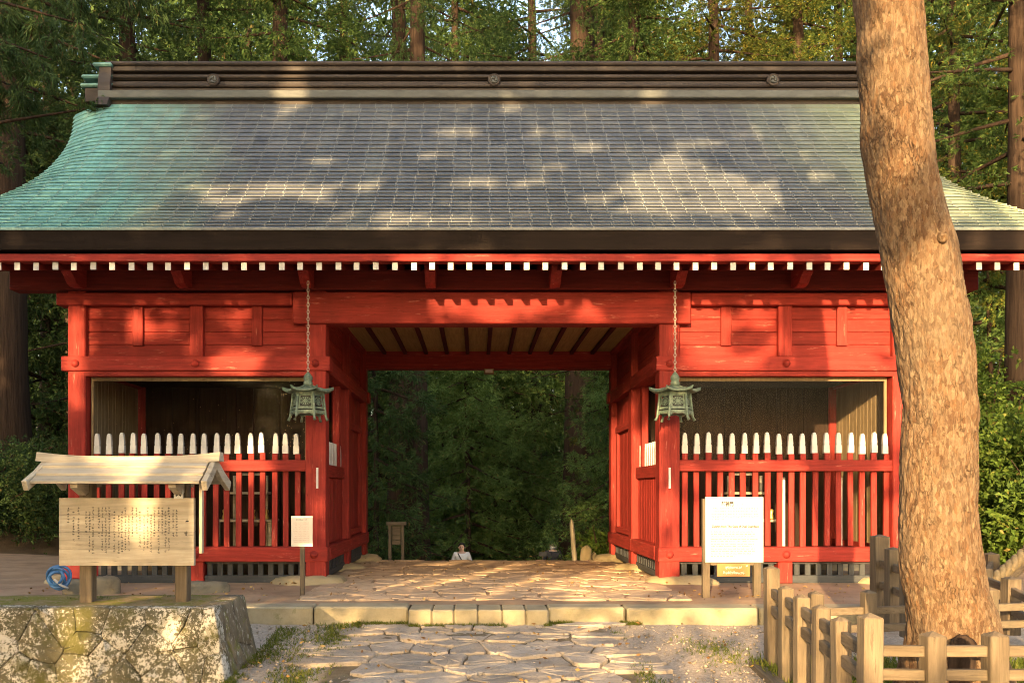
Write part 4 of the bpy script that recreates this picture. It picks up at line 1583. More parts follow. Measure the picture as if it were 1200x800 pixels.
# ------------------------------------------------------------------ white sign on two posts
SD = 10.5
sy = SD - D
ws = thing('information_sign', 'large white information sign on two wooden posts before the right bay', 'sign', W(858, 699, SD))
w_ = lambda px, py, d=SD: W(px, py, d)
for px in (828, 888):
    p = w_(px, 0)
    MB().box(p.x - .042, p.x + .042, sy + .006, sy + .07, -.02, w_(0, 584).z, .005).build('post', 'grey_Z', ws)
p0, p1 = w_(826, 582), w_(894, 658.5)
MB().box(p0.x, p1.x, sy - .022, sy, p1.z, p0.z, .002).build('panel', 'sign_white', ws)
yy = sy - .0235
c = w_(854, 590.5)
text_mesh('随神門', .058, (c.x - .02, c.z), yy, 'ink', ws, 'heading', .0025, .135)
m = MB()
r = random.Random(3)
for k in range(7):
    q = w_(863.5 + k * 1.5, 591)
    glyph(m, q.x, q.z, .013, yy, r, 3)
for py in (595.5, 598.8, 602, 605, 608):
    px = 834
    while px < (888 if py < 607 else 848):
        q = w_(px, py)
        if r.random() < .92:
            glyph(m, q.x, q.z, .017, yy, r, 4)
        px += 1.9
for k in range(11):
    py = 622.5 + k * 2.85
    px = 832.5
    end = r.choice((886, 888, 882, 884)) if k < 10 else 860
    while px < end:
        wl = r.uniform(2.0, 5.5)
        a_, b_ = w_(px, py), w_(min(end, px + wl), py)
        x_ = a_.x
        while x_ < b_.x - .006:
            h = r.choice((.006, .006, .0095))
            m.add([(x_, yy, a_.z - .005), (x_ + .0062, yy, a_.z - .005), (x_ + .0062, yy, a_.z - .005 + h), (x_, yy, a_.z - .005 + h)], [(0, 1, 2, 3)])
            x_ += .0088
        px += wl + .9
m.build('body_text', 'ink_faint', ws)
c = w_(861, 616.5)
text_mesh('Zuishin-mon: The Gate of Dual Guardians', .034, (c.x, c.z), yy, 'ink', ws, 'english_heading', .0014, .54)
# brown sign hung below
p0, p1 = w_(840, 660), w_(878.5, 675)
bs = MB().box(p0.x, p1.x, sy - .016, sy + .004, p1.z, p0.z, .002).build('brown_plate', 'sign_brown', ws)
m = MB()
yb_ = sy - .0175
for (py, x0, x1, n, s_) in ((664.5, 849, 869, 9, .030), (670.5, 847, 872, 10, .036)):
    for k in range(n):
        q = w_(x0 + (x1 - x0) * (k + .5) / n, py)
        glyph(m, q.x, q.z, s_, yb_, r, 6)
q = w_(874.5, 662.5)
m.add([(q.x - .012, yb_, q.z - .012), (q.x + .014, yb_, q.z - .002), (q.x + .004, yb_, q.z + .014)], [(0, 1, 2)])
m.build('plate_lettering', 'white_paint', bs)
MB().box(w_(833, 0).x, w_(884, 0).x, sy + .012, sy + .05, w_(0, 662).z, w_(0, 658).z).build('cross_rail', 'grey_X', ws)

# ------------------------------------------------------------------ small sign on one post (left)
SD2 = 10.6
sy = SD2 - D
ss = thing('small_sign', 'small cream sign on a single wooden post by left inner column', 'sign', W(354, 697, SD2))
p = W(354, 0, SD2)
MB().box(p.x - .027, p.x + .027, sy + .001, sy + .045, -.02, W(0, 606, SD2).z, .004).build('post', 'grey_Z', ss)
p0, p1 = W(341.5, 604.5, SD2), W(366.5, 640, SD2)
MB().box(p0.x, p1.x, sy - .014, sy, p1.z, p0.z, .002).build('panel', 'sign_cream', ss)
m = MB()
r = random.Random(9)
for k in range(9):
    q = W(348 + k * 1.4, 608.5, SD2)
    glyph(m, q.x, q.z, .014, sy - .0155, r, 5)
m.build('heading', 'ink', ss)
m = MB()
for py in (612, 614.4, 616.8, 619.2, 622.5, 625, 627.5, 630, 632.5, 635):
    px = 345
    while px < 363:
        q = W(px, py, SD2)
        glyph(m, q.x, q.z, .013, sy - .0155, r, 4)
        px += 1.5
m.build('body_text', 'ink_red', ss)

# ------------------------------------------------------------------ stone terrace on the left
wall = thing('stone_terrace', 'low lichen-covered stone terrace wall carrying the notice board', 'wall', (-3.6, -4.6, -.25))
X1T, X1B = -2.06, -1.93      # right corner at top and bottom
YFT, YFB = -5.15, -5.27
YB = -4.20
XL = -6.6
TZ, BZ = .315, -.30
m = MB()
ins = .05
top = [(XL, YFT + ins, TZ - .03), (X1T - ins, YFT + ins, TZ - .03), (X1T - ins, YB, TZ - .03), (XL, YB, TZ - .03)]
bot = [(XL, YFB + ins, BZ), (X1B - ins, YFB + ins, BZ), (X1B - ins, YB, BZ), (XL, YB, BZ)]
m.add(top + bot, [(0, 1, 2, 3), (0, 4, 5, 1), (1, 5, 6, 2), (2, 6, 7, 3), (3, 7, 4, 0)])
m.build('core', 'mortar', wall)
r = random.Random(31)
H = TZ - BZ
for c in voronoi(jitter_pts(XL, X1B, 0, H, .31, .19, r, .44), XL, X1B, 0, H):
    cx = sum(p_[0] for p_ in c) / len(c)
    vs, fs = stone_piece(shrink(c, .0025), .16, .008, r, .012, .005, .05, .010)
    out = []
    for a_, b_, h in vs:
        t_ = b_ / H
        if a_ > X1B - .35:
            a_ += (X1T - X1B) * t_ * (1 - (X1B - a_) / .35)
        out.append((a_, YFB + (YFT - YFB) * t_ - h + .004, BZ + b_))
    MB().add(out, fs).build('wall_stone', 'lichen_stone', wall, True)
for c in voronoi(jitter_pts(0, YB - YFB, 0, H, .46, .27, r, .36), .02, YB - YFB, 0, H):
    vs, fs = stone_piece(shrink(c, .003), .16, .010, r, .008, .004, .05, .010)
    out = []
    for a_, b_, h in vs:
        t_ = b_ / H
        out.append((X1B + (X1T - X1B) * t_ + h - .004, YFB + (YFT - YFB) * t_ * max(0, 1 - a_ / .6) + a_, BZ + b_))
    MB().add(out, fs).build('wall_stone', 'mossy_stone', wall, True)
xs = grid_axis([(XL, X1T - .02, 60)])
ys = grid_axis([(YFT + .01, YB, 18), (YB, YB + .03, 1)])
V = []
for y in ys:
    for x in xs:
        e = -.5 if y > YB + .01 else 0
        V.append((x, y, TZ - .012 + e + .016 * noise.noise((x * 3, y * 3, 0)) + .02 * (y - YFT) * .2))
nx = len(xs)
Q = [(j * nx + i, j * nx + i + 1, (j + 1) * nx + i + 1, (j + 1) * nx + i) for j in range(len(ys) - 1) for i in range(nx - 1)]
place(np_mesh('mossy_top', V, Q, None, 'moss_soil', True), 'mossy_top', wall)
pts = []
for k in range(2600):
    x, y = r.uniform(-5.2, -2.08), r.uniform(YFT + .03, YB - .02)
    if noise.noise((x * 1.7, y * 2.4, 6)) > .22:
        pts.append((x, y, TZ - .01))
grass_patch(pts, .022, 'terrace_moss', 'green moss and short grass on top of the terrace', rng, 5)
# loose blocks beside the board
r = random.Random(77)
for (px, py, d, sx_, sy_, sz_, lab) in ((122, 690, 11.0, .20, .14, .14, 'squared grey stone block behind the left board post'),
                                        (236, 692, 11.1, .34, .18, .10, 'flat rounded boulder behind the right board post'),
                                        (88, 692, 10.9, .15, .12, .12, 'small dark stone block beside the left board post')):
    p = W(px, py, d)
    poly = [(math.cos(a_) * sx_ * r.uniform(.85, 1.1), math.sin(a_) * sy_ * r.uniform(.85, 1.1)) for a_ in [k * PI / 4 for k in range(8)]]
    vs, fs = stone_piece(poly, sz_ * 2.2, .04, r, .01, .02)
    tag(MB().add([(p.x + a_, p.y + b_, p.z + sz_ + h) for a_, b_, h in vs], fs).build('loose_stone', 'boulder', None, True), lab, 'stone')

# red metal box and blue hose reel by the left corner of the gate
p = W(89, 682, 11.3)
rb = thing('red_box', 'red metal hydrant box half hidden behind the notice board', 'box', p)
MB().box(p.x - .15, p.x + .18, p.y - .02, p.y + .25, p.z - .02, p.z + .62, .015).build('cabinet', 'red_metal', rb)
MB().box(p.x - .12, p.x + .15, p.y - .034, p.y - .021, p.z + .05, p.z + .57, .006).build('door', 'red_metal', rb)
MB().box(p.x + .09, p.x + .115, p.y - .055, p.y - .035, p.z + .28, p.z + .38, .004).build('handle', 'iron', rb)
p = W(69, 690, 10.6)
hr = thing('hose_coil', 'coiled blue hose lying beside the red box', 'hose', p)
m = MB()
for k in range(4):
    pts_ = []
    R = .135 - .022 * k
    for q in range(21):
        a_ = 2 * PI * q / 20
        pts_.append((p.x + R * math.cos(a_), p.y + .03 * math.sin(k * 2 + a_ * 2) - .02 * k, p.z + .135 + R * math.sin(a_)))
    m.tube(pts_, .017, 7, cap=False)
m.build('coil', 'blue_plastic', hr, True)
MB().tube([(p.x - .02, p.y - .07, p.z + .12), (p.x + .06, p.y - .09, p.z + .06), (p.x + .15, p.y - .10, p.z + .02)], .014, 7).build('loose_end', 'sign_white', hr, True)

# ------------------------------------------------------------------ wooden fences on the right
def post_mesh(h, w, peak=.022):
    b = w / 2
    vs = [(-b, -b, 0), (b, -b, 0), (b, b, 0), (-b, b, 0), (-b, -b, h - peak), (b, -b, h - peak), (b, b, h - peak), (-b, b, h - peak)]
    c = .006
    m = MB().box(-b, b, -b, b, 0, h - peak, c)
    m.add([(-b + c, -b + c, h - peak), (b - c, -b + c, h - peak), (b - c, b - c, h - peak), (-b + c, b - c, h - peak), (0, 0, h)], [(0, 1, 4), (1, 2, 4), (2, 3, 4), (3, 0, 4)])
    return m.mesh('post', 'grey_Z')


def fence(label, pts, posts_h, w, rails, group=None, corner=(), loc=None):
    """pts: world (x,y,zbase) of every post; rails at heights between neighbours"""
    f_ = thing('wooden_fence', label, 'fence', loc or pts[0], group)
    lo, hi = post_mesh(posts_h, w), post_mesh(posts_h + .10, w * 1.12)
    rr = random.Random(len(pts))
    for i, p_ in enumerate(pts):
        place(hi if i in corner else lo, 'post', f_, p_, (rr.uniform(-.012, .012), rr.uniform(-.012, .012), rr.uniform(-.05, .05)))
    for i in range(len(pts) - 1):
        a_, b_ = Vector(pts[i]), Vector(pts[i + 1])
        u_ = (b_ - a_).normalized()
        ax_ = 'grey_X' if abs(u_.x) > abs(u_.y) else 'grey_Y'
        for h in rails:
            MB().bar(a_ + u_ * (w * .5 - .01) + Vector((0, 0, h)), b_ - u_ * (w * .5 - .01) + Vector((0, 0, h)), .045, .072, (0, 0, 1), .005).build('rail', ax_, f_)
    return f_


cx_, cy_ = W(1018, 0, 5.0).x, 5.0 - D
fx_, fy_ = W(905, 0, 7.5).x, 7.5 - D
zc = -.335
lp = []
for k in range(6):
    t_ = k / 5
    x, y = cx_ + (fx_ - cx_) * t_, cy_ + (fy_ - cy_) * t_
    lp.append((x, y, -.335 + .055 * t_))
fence('wooden post-and-rail fence running back beside the gravel', lp, .80, .095, (.68, .54), corner=(0, 5))
MB().bar((lp[0][0] - .02, lp[0][1], -.26), (lp[5][0] - .10, lp[5][1] + .15, -.24), .10, .10, (0, 0, 1), .01).build('ground_sill', 'grey_Y', bpy.data.objects['wooden_fence'])
fp = [(W(px, 0, 5.0).x, cy_, -.335) for px in (1093, 1166, 1240, 1314)]
fp = [(lp[0][0] + .10, cy_ + .02, -.335)] + fp
fo = thing('wooden_fence', 'wooden post-and-rail fence across the front of the pine', 'fence', fp[1])
pm = post_mesh(.80, .104)
for p_ in fp[1:]:
    place(pm, 'post', fo, p_, (0, 0, rnd.uniform(-.04, .04)))
for a_, b_ in zip(fp[:-1], fp[1:]):
    for h in (.69, .56):
        e0 = 0.0 if a_ is fp[0] else .055
        MB().bar((a_[0] + (-.05 if a_ is fp[0] else .05), a_[1], a_[2] + h), (b_[0] - .05, b_[1], b_[2] + h), .045, .060, (0, 0, 1), .005).build('rail', 'grey_X', fo)
bp = [(W(px, 0, d_).x, d_ - D, -.27) for px, d_ in ((903, 7.6), (956, 7.7), (1018, 7.8), (1085, 7.9), (1160, 8.0), (1235, 8.1))]
bp[0] = (bp[0][0] + .12, bp[0][1], bp[0][2])
bo = thing('wooden_fence', 'wooden post-and-rail fence closing the rear of the pine enclosure', 'fence', bp[1])
pm = post_mesh(.66, .105)
for p_ in bp[1:]:
    place(pm, 'post', bo, p_, (0, 0, rnd.uniform(-.05, .05)))
for a_, b_ in zip(bp[:-1], bp[1:]):
    for h in (.48, .33):
        MB().bar((a_[0] + .045, a_[1] + .006, a_[2] + h), (b_[0] - .045, b_[1] + .006, b_[2] + h), .045, .065, (0, 0, 1), .005).build('rail', 'grey_X', bo)
qp = [W(px, py, d_) for px, py, d_ in ((1031, 714, 9.5), (1047, 722, 9.0), (1066, 736, 8.3))]
qp = [(p_.x, p_.y, -.10) for p_ in qp]
fence('taller grey wooden fence between the gate corner and the pine', qp, .78, .135, (.58, .36), corner=(0,))
qp = [(W(px, 0, d_).x, d_ - D, zb_) for px, d_, zb_ in ((1162, 10.2, .0), (1153, 9.2, -.08), (1184, 8.6, -.12), (1216, 8.0, -.18))]
fence('sunlit wooden fence at the right edge beyond the pine', qp, .55, .13, (.42, .24))
# thick straw rope on a leaning log at the right edge
a_, b_ = W(1160, 680, 9.6), W(1232, 612, 9.9)
lg = thing('leaning_log', 'leaning log wound with thick straw rope at the right edge', 'log', a_)
MB().tube([a_ + Vector((.12, .1, -.25)), a_ + Vector((.16, .1, 0)), (a_ + b_) / 2 + Vector((.14, .1, -.05)), b_ + Vector((.14, .1, -.05))], [.10, .10, .095, .09], 12).build('log', 'grey_X', lg, True)
m = MB()
for k in range(3):
    pts_ = []
    for q in range(41):
        t_ = q / 40
        c_ = a_.lerp(b_, t_) + Vector((0, -.05, -.03 * math.sin(t_ * PI)))
        an = t_ * 22 + k * 2 * PI / 3
        u_ = (b_ - a_).normalized()
        s_ = Vector((-u_.z, 0, u_.x))
        pts_.append(c_ + s_ * .035 * math.cos(an) + Vector((0, 1, 0)) * .035 * math.sin(an))
    m.tube(pts_, .036, 8)
m.build('straw_rope', 'straw', lg, True)

# ------------------------------------------------------------------ the big pine trunk
TD = 6.1
ctr = [(-330, 1012, 80), (-150, 1020, 79), (0, 1041, 78), (100, 1047, 80), (200, 1056, 82), (300, 1078, 86), (400, 1094, 88), (480, 1101, 84), (560, 1099, 86), (640, 1101, 92), (690, 1108, 98), (730, 1117, 106), (770, 1122, 118), (815, 1124, 140), (860, 1126, 165)]


def catmull(tab, y):
    for i in range(len(tab) - 1):
        if tab[i][0] <= y <= tab[i + 1][0]:
            p0_, p1_, p2_, p3_ = tab[max(i - 1, 0)], tab[i], tab[i + 1], tab[min(i + 2, len(tab) - 1)]
            t_ = (y - p1_[0]) / (p2_[0] - p1_[0])
            out = []
            for k in (1, 2):
                m1_ = (p2_[k] - p0_[k]) / (p2_[0] - p0_[0]) * (p2_[0] - p1_[0])
                m2_ = (p3_[k] - p1_[k]) / (p3_[0] - p1_[0]) * (p2_[0] - p1_[0])
                h = (2 * t_ ** 3 - 3 * t_ ** 2 + 1, t_ ** 3 - 2 * t_ ** 2 + t_, -2 * t_ ** 3 + 3 * t_ ** 2, t_ ** 3 - t_ ** 2)
                out.append(h[0] * p1_[k] + h[1] * m1_ + h[2] * p2_[k] + h[3] * m2_)
            return out
    return tab[-1][1], tab[-1][2]


pine = thing('pine_tree', 'tall leaning pine with thick orange-brown flaking trunk inside the fence', 'tree', W(1124, 845, TD))
NR, NSG = 420, 150
V = []
for i in range(NR + 1):
    py = -330 + (860 + 330) * i / NR
    cx, w = catmull(ctr, py)
    c = W(cx, py, TD)
    R = w / 2 * TD / F * .945
    for k in range(NSG):
        a_ = 2 * PI * k / NSG
        ux, uy = math.cos(a_), math.sin(a_)
        q = Vector((ux * R * 1.0, uy * R * 1.0, c.z))
        rd = 1 - abs(noise.noise(Vector((q.x * 24 + .8 * noise.noise(q * 5), q.y * 24, q.z * 7)))) * 2
        rd2 = 1 - abs(noise.noise(Vector((q.x * 34, q.y * 34, q.z * 10 + 5)))) * 2
        dsp = -.012 * max(0, rd) ** 4 + .014 * noise.noise(q * 3.5) - .009 * max(0, rd2) ** 4 + .006
        root = max(0, (py - 700) / 160)
        dsp += root * .05 * math.sin(a_ * 5 + 1)
        V.append((c.x + ux * (R + dsp), c.y + uy * (R + dsp), c.z))
Q = [(i * NSG + k, (i + 1) * NSG + k, (i + 1) * NSG + (k + 1) % NSG, i * NSG + (k + 1) % NSG) for i in range(NR) for k in range(NSG)]
place(np_mesh('trunk', V, Q, None, 'pine_bark', True), 'trunk', pine)
p = W(1126, 800, TD)
# knot with a stub on the trunk
kn = W(1083, 291, TD)
MB().lathe([(.035, -.02), (.030, .02), (.016, .035), (.012, .02)], (kn.x, kn.y - .24, kn.z), 12, axis='Y').build('knot', 'pine_bark', pine, True)
# a cut dark root burl at the foot
bl = W(1130, 745, TD - .32)
poly = [(math.cos(a_) * .085, math.sin(a_) * .075) for a_ in [k * PI / 5 for k in range(10)]]
vs, fs = stone_piece(poly, .30, .03, rnd, .012, .01)
MB().add([(bl.x + x_ * (1 + .25 * (-h)), bl.y - h * .15 + z_ * .5, bl.z - .02 + h * .9 + z_ * .6) for x_, z_, h in vs], fs).build('root_burl', 'cedar_bark', pine, True)
# limbs and needles above the frame
topc = W(1012, -330, TD)
m = MB()
tips = []
r = random.Random(13)
m.tube([topc + Vector((0, 0, -.3)), topc + Vector((-.1, .1, 1.2)), topc + Vector((-.5, .2, 2.6)), topc + Vector((-.6, .1, 4.2))], [.22, .20, .15, .06], 12)
for k in range(13):
    z = r.uniform(.3, 4.2)
    a_ = r.uniform(0, 2 * PI)
    L = r.uniform(1.4, 3.0)
    b0 = topc + Vector((-.12 * z, .04 * z, z))
    p1_ = b0 + Vector((math.cos(a_) * L * .5, math.sin(a_) * L * .5, .25))
    p2_ = b0 + Vector((math.cos(a_) * L, math.sin(a_) * L, .35 + r.uniform(-.2, .3)))
    m.tube([b0, p1_, p2_], [.07, .045, .02], 7)
    for q in range(7):
        c_ = p1_.lerp(p2_, r.uniform(.1, 1.05)) + Vector((r.gauss(0, .3), r.gauss(0, .3), r.gauss(.08, .1)))
        if c_.z > 5.3:
            tips.append(c_)
m.build('limb', 'pine_bark', pine, True)
P = np.array([tuple(c_ + Vector((r.gauss(0, .14), r.gauss(0, .14), r.gauss(0, .07)))) for c_ in tips for q in range(7)])
V, Q = blades(rng, P, np.tile([[0, 0, 1.0]], (len(P), 1)), 16, .14, .004, .8, .4)
place(np_mesh('crown', V, Q, None, 'pine_needle'), 'crown', pine)


# ------------------------------------------------------------------ forest
def trunk_mb(H, r0, r, lean=(0, 0), n=14, flare=1.35):
    m = MB()
    pts_, rad_ = [], []
    ns = 16
    for i in range(ns + 1):
        t_ = i / ns
        pts_.append((lean[0] * t_ + .12 * math.sin(t_ * 5 + r.random()) * t_, lean[1] * t_, H * t_))
        rad_.append(r0 * ((1 - .82 * t_) + (flare - 1) * max(0, 1 - t_ * 9)))
    m.tube(pts_, rad_, n)
    return m, pts_


def cedar_crown(seed, H, h0, rad, nbr, clumps, per, nb, bl_, bw_, spread=.55, droop=.35, mats='cedar_leaf', cl_r=.30):
    """branch skeleton with leaf tufts in clumps -> (mesh, limb MB)"""
    rng_ = np.random.default_rng(seed)
    limbs = MB()
    P, Dr = [], []
    for k in range(nbr):
        f_ = (k + rng_.uniform(0, 1)) / nbr
        z = h0 + (H - h0) * f_ ** .9
        a_ = k * 2.399 + rng_.uniform(-.5, .5)
        L = rad * (1 - .80 * f_ ** 1.3) * rng_.uniform(.65, 1.2)
        ca_, sa_ = math.cos(a_), math.sin(a_)
        pts_ = []
        for q in range(5):
            t_ = q / 4
            pts_.append((ca_ * L * t_, sa_ * L * t_, z - droop * L * t_ ** 1.4 * (1 - .45 * t_)))
        limbs.tube(pts_, [.055, .042, .03, .02, .010], 5)
        pts_ = np.array(pts_)
        for c_ in range(clumps):
            t_ = rng_.uniform(.22, 1.08)
            base = np.array([np.interp(t_, [0, .25, .5, .75, 1, 1.2], np.append(pts_[:, i], pts_[-1, i] + (pts_[-1, i] - pts_[-2, i]) * .8)) for i in range(3)])
            lat = rng_.normal(0, .20 * L * .6)
            base = base + np.array([-sa_ * lat, ca_ * lat, rng_.normal(-.05, .10)])
            pc = base + rng_.normal(size=(per, 3)) * np.array([cl_r, cl_r, cl_r * .55])
            out = np.array([ca_, sa_, .05]) + np.array([-sa_, ca_, 0]) * np.sign(lat) * .5
            P.append(pc)
            Dr.append(np.tile(out * .6, (per, 1)) + np.array([0, 0, -.15]) + (pc - base) / cl_r * .9 + rng_.normal(size=(per, 3)) * .2)
    P = np.concatenate(P)
    Dr = unit(np.concatenate(Dr))
    V, Q = blades(rng_, P, Dr, nb, bl_, bw_, spread, .45, .15)
    return np_mesh('crown', V, Q, None, mats), limbs


CR = {}
CR['a'], LA = cedar_crown(1, 24, 2.5, 3.5, 78, 11, 13, 12, .11, .013)
CR['b'], LB = cedar_crown(2, 22, 1.0, 3.1, 78, 11, 13, 12, .11, .013, droop=.5)
CR['c'], LC = cedar_crown(3, 26, 6.5, 3.7, 74, 11, 13, 12, .115, .013, droop=.3)
CR['d'], LD = cedar_crown(14, 9.5, .9, 2.3, 46, 8, 11, 10, .17, .013, droop=.55, cl_r=.21)
CR['e'], LE = cedar_crown(15, 10.5, 1.6, 2.6, 44, 8, 11, 10, .18, .014, droop=.4, cl_r=.22)
LIMB = {'a': LA, 'b': LB, 'c': LC, 'd': LD, 'e': LE}
CR2 = {}
for k in CR:
    for mt in ('cedar_leaf_dark', 'cedar_leaf_gold', 'cedar_leaf_light'):
        me = CR[k].copy()
        me.materials.clear()
        me.materials.append(MATS[mt])
        CR2[k, mt] = me
    CR2[k, 'cedar_leaf'] = CR[k]
LIMB_ME = {k: LIMB[k].mesh('limbs', 'cedar_bark', True) for k in LIMB}


def cedar(px, d, r0, kind, mat, label, rot, sc_=1.0, H=24, group=None, base=None, lean=(0, 0), lift=0.0, slim=1.0):
    x, y = (px - VX) * d / F, d - D
    z = ground_z(x, y) - .1 if base is None else base
    t_ = thing('cedar_tree', label, 'tree', (x, y, z), group)
    m, _ = trunk_mb(H, r0, random.Random(int(px * 3 + d)), lean)
    tm = m.mesh('trunk', 'cedar_bark', True)
    tr_ = place(tm, 'trunk', t_, (x, y, z))
    place(LIMB_ME[kind], 'limbs', tr_, (x, y, z + lift), (0, 0, rot), (sc_ * slim, sc_ * slim, sc_))
    place(CR2[kind, mat], 'crown', t_, (x, y, z + lift), (0, 0, rot), (sc_ * slim, sc_ * slim, sc_))
    return t_


KP, KD, KG, KN = 'cedar_leaf_light', 'cedar_leaf_dark', 'cedar_leaf_gold', 'cedar_leaf'
cedar(8, 20.0, .46, 'c', KD, 'dark thick cedar trunk at the left edge beside the gate', .4)
cedar(-70, 23, .40, 'a', KD, 'dark cedar whose drooping boughs fill the upper left corner', 1.1)
cedar(150, 23.5, .34, 'b', KD, 'green cedar rising behind the left end of the ridge', 2.4)
cedar(330, 24.5, .42, 'b', KN, 'bright green cedar behind the left crest of the ridge', 3.0)
cedar(488, 25.5, .34, 'c', KD, 'dark cedar trunk with green boughs left of the passage view', 5.2, H=32, lift=8, slim=.55)
cedar(468, 29, .42, 'a', KD, 'slim cedar trunk beside the wooden board beyond the passage', .2, H=32, lift=9, slim=.55)
cedar(682, 29, .68, 'c', KD, 'massive dark cedar trunk seen through the passage on the right', 1.7, H=34, lift=10, slim=.6)
cedar(590, 46, .42, 'b', KN, 'green cedar in the middle of the view through the passage', 2.2)
cedar(745, 25, .34, 'b', KN, 'cedar with rounded green boughs above the middle of the roof', 4.0)
cedar(838, 27, .34, 'a', KG, 'cedar with dark stem and golden tips behind the roof', .9)
cedar(937, 29, .34, 'b', KG, 'cedar with reddish stem and yellow-green tips left of the pine', 2.9)
cedar(985, 33, .34, 'a', KN, 'slim cedar stem showing just left of the pine top', .1)
cedar(1117, 25, .24, 'c', KG, 'slim sunlit cedar stem right of the pine trunk', 3.6)
cedar(1192, 20, .30, 'c', KN, 'dark cedar stem at the right edge above the roof', 5.0)
cedar(1290, 24, .40, 'a', KG, 'spreading green cedar beyond the right edge of the roof', 1.4)
cedar(60, 28, .40, 'b', KD, 'dense dark cedar filling the upper left behind the boughs', 4.4)
cedar(240, 28, .40, 'a', KN, 'green cedar behind the roof left of the first crest', .7)
cedar(405, 34, .40, 'b', KN, 'green cedar behind the roof between the left and middle crests', 1.9)
cedar(700, 40, .40, 'a', KN, 'green cedar right of the middle crest behind the roof', 5.9)
cedar(535, 42, .40, 'b', KN, 'green cedar behind the ridge left of the middle crest', 3.3, 1.4, lift=4, H=34)
cedar(625, 39, .40, 'a', KD, 'dark cedar behind the ridge right of the middle crest', 1.3, 1.3, lift=5, H=34)
cedar(705, 37, .36, 'a', KN, 'bushy cedar behind the ridge between the middle and right crests', .3, 1.3, lift=3, H=32)
cedar(880, 33, .36, 'a', KG, 'golden green cedar between the two stems behind the right crest', 4.9)
cedar(1060, 30, .36, 'b', KN, 'dense green cedar hidden partly by the pine top', 2.0)
cedar(1225, 29, .36, 'b', KG, 'dense green cedar at the upper right corner', 5.5)
# young cedars seen through the passage
for i, (px, d, sc_, kd, lab) in enumerate(((548, 28.5, .95, 'd', 'young green cedar just beyond the person in white'), (606, 34, 1.2, 'e', 'young cedar with open boughs in mid passage'),
                                            (520, 31, 1.0, 'e', 'young bright cedar left of the middle beyond the passage'), (580, 33, 1.15, 'd', 'young bright cedar in the centre beyond the passage'),
                                            (440, 23, .9, 'd', 'young dark cedar by the left passage wall'), (722, 24, .75, 'd', 'young cedar with a lit tuft by the right passage wall'),
                                            (30, 26, 1.2, 'd', 'young dark cedar left of the gate behind the big trunk'), (1160, 26, 1.2, 'e', 'young green cedar right of the pine under the eave'))):
    cedar(px, d, .09, kd, KP if i not in (4, 6) else KD, lab, i * 1.3, sc_, 9)
# far wood as one mass
rng_f = np.random.default_rng(77)
N = 84
mbf = MB()
PV, PQ, off = [], [], 0
src = {}
for k in 'abc':
    me = CR[k]
    co = np.zeros(len(me.vertices) * 3, dtype=np.float32)
    me.vertices.foreach_get('co', co)
    src[k] = co.reshape(-1, 4, 3)
for i in range(N):
    y = rng_f.uniform(28, 62)
    half = (y + D) * .72
    x = -half + (2 * half) * ((i * .618) % 1)
    if abs(x) < 7 and y < 36:
        y += 12
    k = 'abc'[i % 3]
    q = src[k]
    sel = rng_f.uniform(size=len(q)) < .055
    q = q[sel].copy()
    c_ = q.mean(axis=1, keepdims=True)
    q = c_ + (q - c_) * 4.2
    an = rng_f.uniform(0, 2 * PI)
    s_ = rng_f.uniform(.95, 1.5)
    R_ = np.array([[math.cos(an), -math.sin(an), 0], [math.sin(an), math.cos(an), 0], [0, 0, 1]]) * s_
    zz = ground_z(x, y)
    v_ = q.reshape(-1, 3) @ R_.T + np.array([x, y, zz])
    PV.append(v_)
    PQ.append(np.arange(len(v_)).reshape(-1, 4) + off)
    off += len(v_)
    mbf.tube([(x, y, zz), (x, y, zz + 22 * s_)], [rng_f.uniform(.25, .5), .06], 8)
ff = tag(place(np_mesh('far_forest', np.concatenate(PV), np.concatenate(PQ), None, 'cedar_leaf_dark'), 'far_forest'), 'dark cedar wood rising far behind the gate', 'forest', kind='stuff')
mbf.build('far_trunks', 'cedar_bark', ff, True)['kind'] = 'stuff'


# shrubs
def shrub(c, rad, hgt, n, leaf, lw, mat, label, seed, group=None, upright=.4):
    rng_ = np.random.default_rng(seed)
    s_ = thing('shrub', label, 'shrub', c, group)
    m = MB()
    P, Dr = [], []
    r_ = random.Random(seed)
    for k in range(12):
        a_ = r_.uniform(0, 2 * PI)
        e = Vector((c[0] + math.cos(a_) * rad[0] * r_.uniform(.3, .85), c[1] + math.sin(a_) * rad[1] * r_.uniform(.3, .85), c[2] + hgt * r_.uniform(.5, 1)))
        m.tube([c, Vector(c).lerp(e, .5) + Vector((0, 0, .1 * hgt)), e], [.03, .02, .008], 5)
    ncl = max(10, n // 14)
    for k in range(ncl):
        v_ = rng_.normal(size=3)
        v_ /= np.linalg.norm(v_)
        v_[2] = abs(v_[2])
        rr_ = rng_.uniform(.45, 1.0)
        cc = np.array([c[0] + v_[0] * rad[0] * rr_, c[1] + v_[1] * rad[1] * rr_, c[2] + .08 * hgt + v_[2] * hgt * rr_ * .95])
        pc = cc + rng_.normal(size=(14, 3)) * np.array([.16, .16, .10]) * (rad[0] / 1.0) ** .5
        P.append(pc)
        Dr.append(np.tile(v_ + np.array([0, 0, upright]), (14, 1)) + rng_.normal(size=(14, 3)) * .5)
    V, Q = blades(rng_, np.concatenate(P), unit(np.concatenate(Dr)), 5, leaf, lw, .7, .5, .2)
    m.build('stems', 'cedar_bark', s_, True)
    place(np_mesh('foliage', V, Q, None, mat), 'foliage', s_)
    return s_


def at_ground(px, d):
    x, y = (px - VX) * d / F, d - D
    return (x, y, ground_z(x, y) - .05)


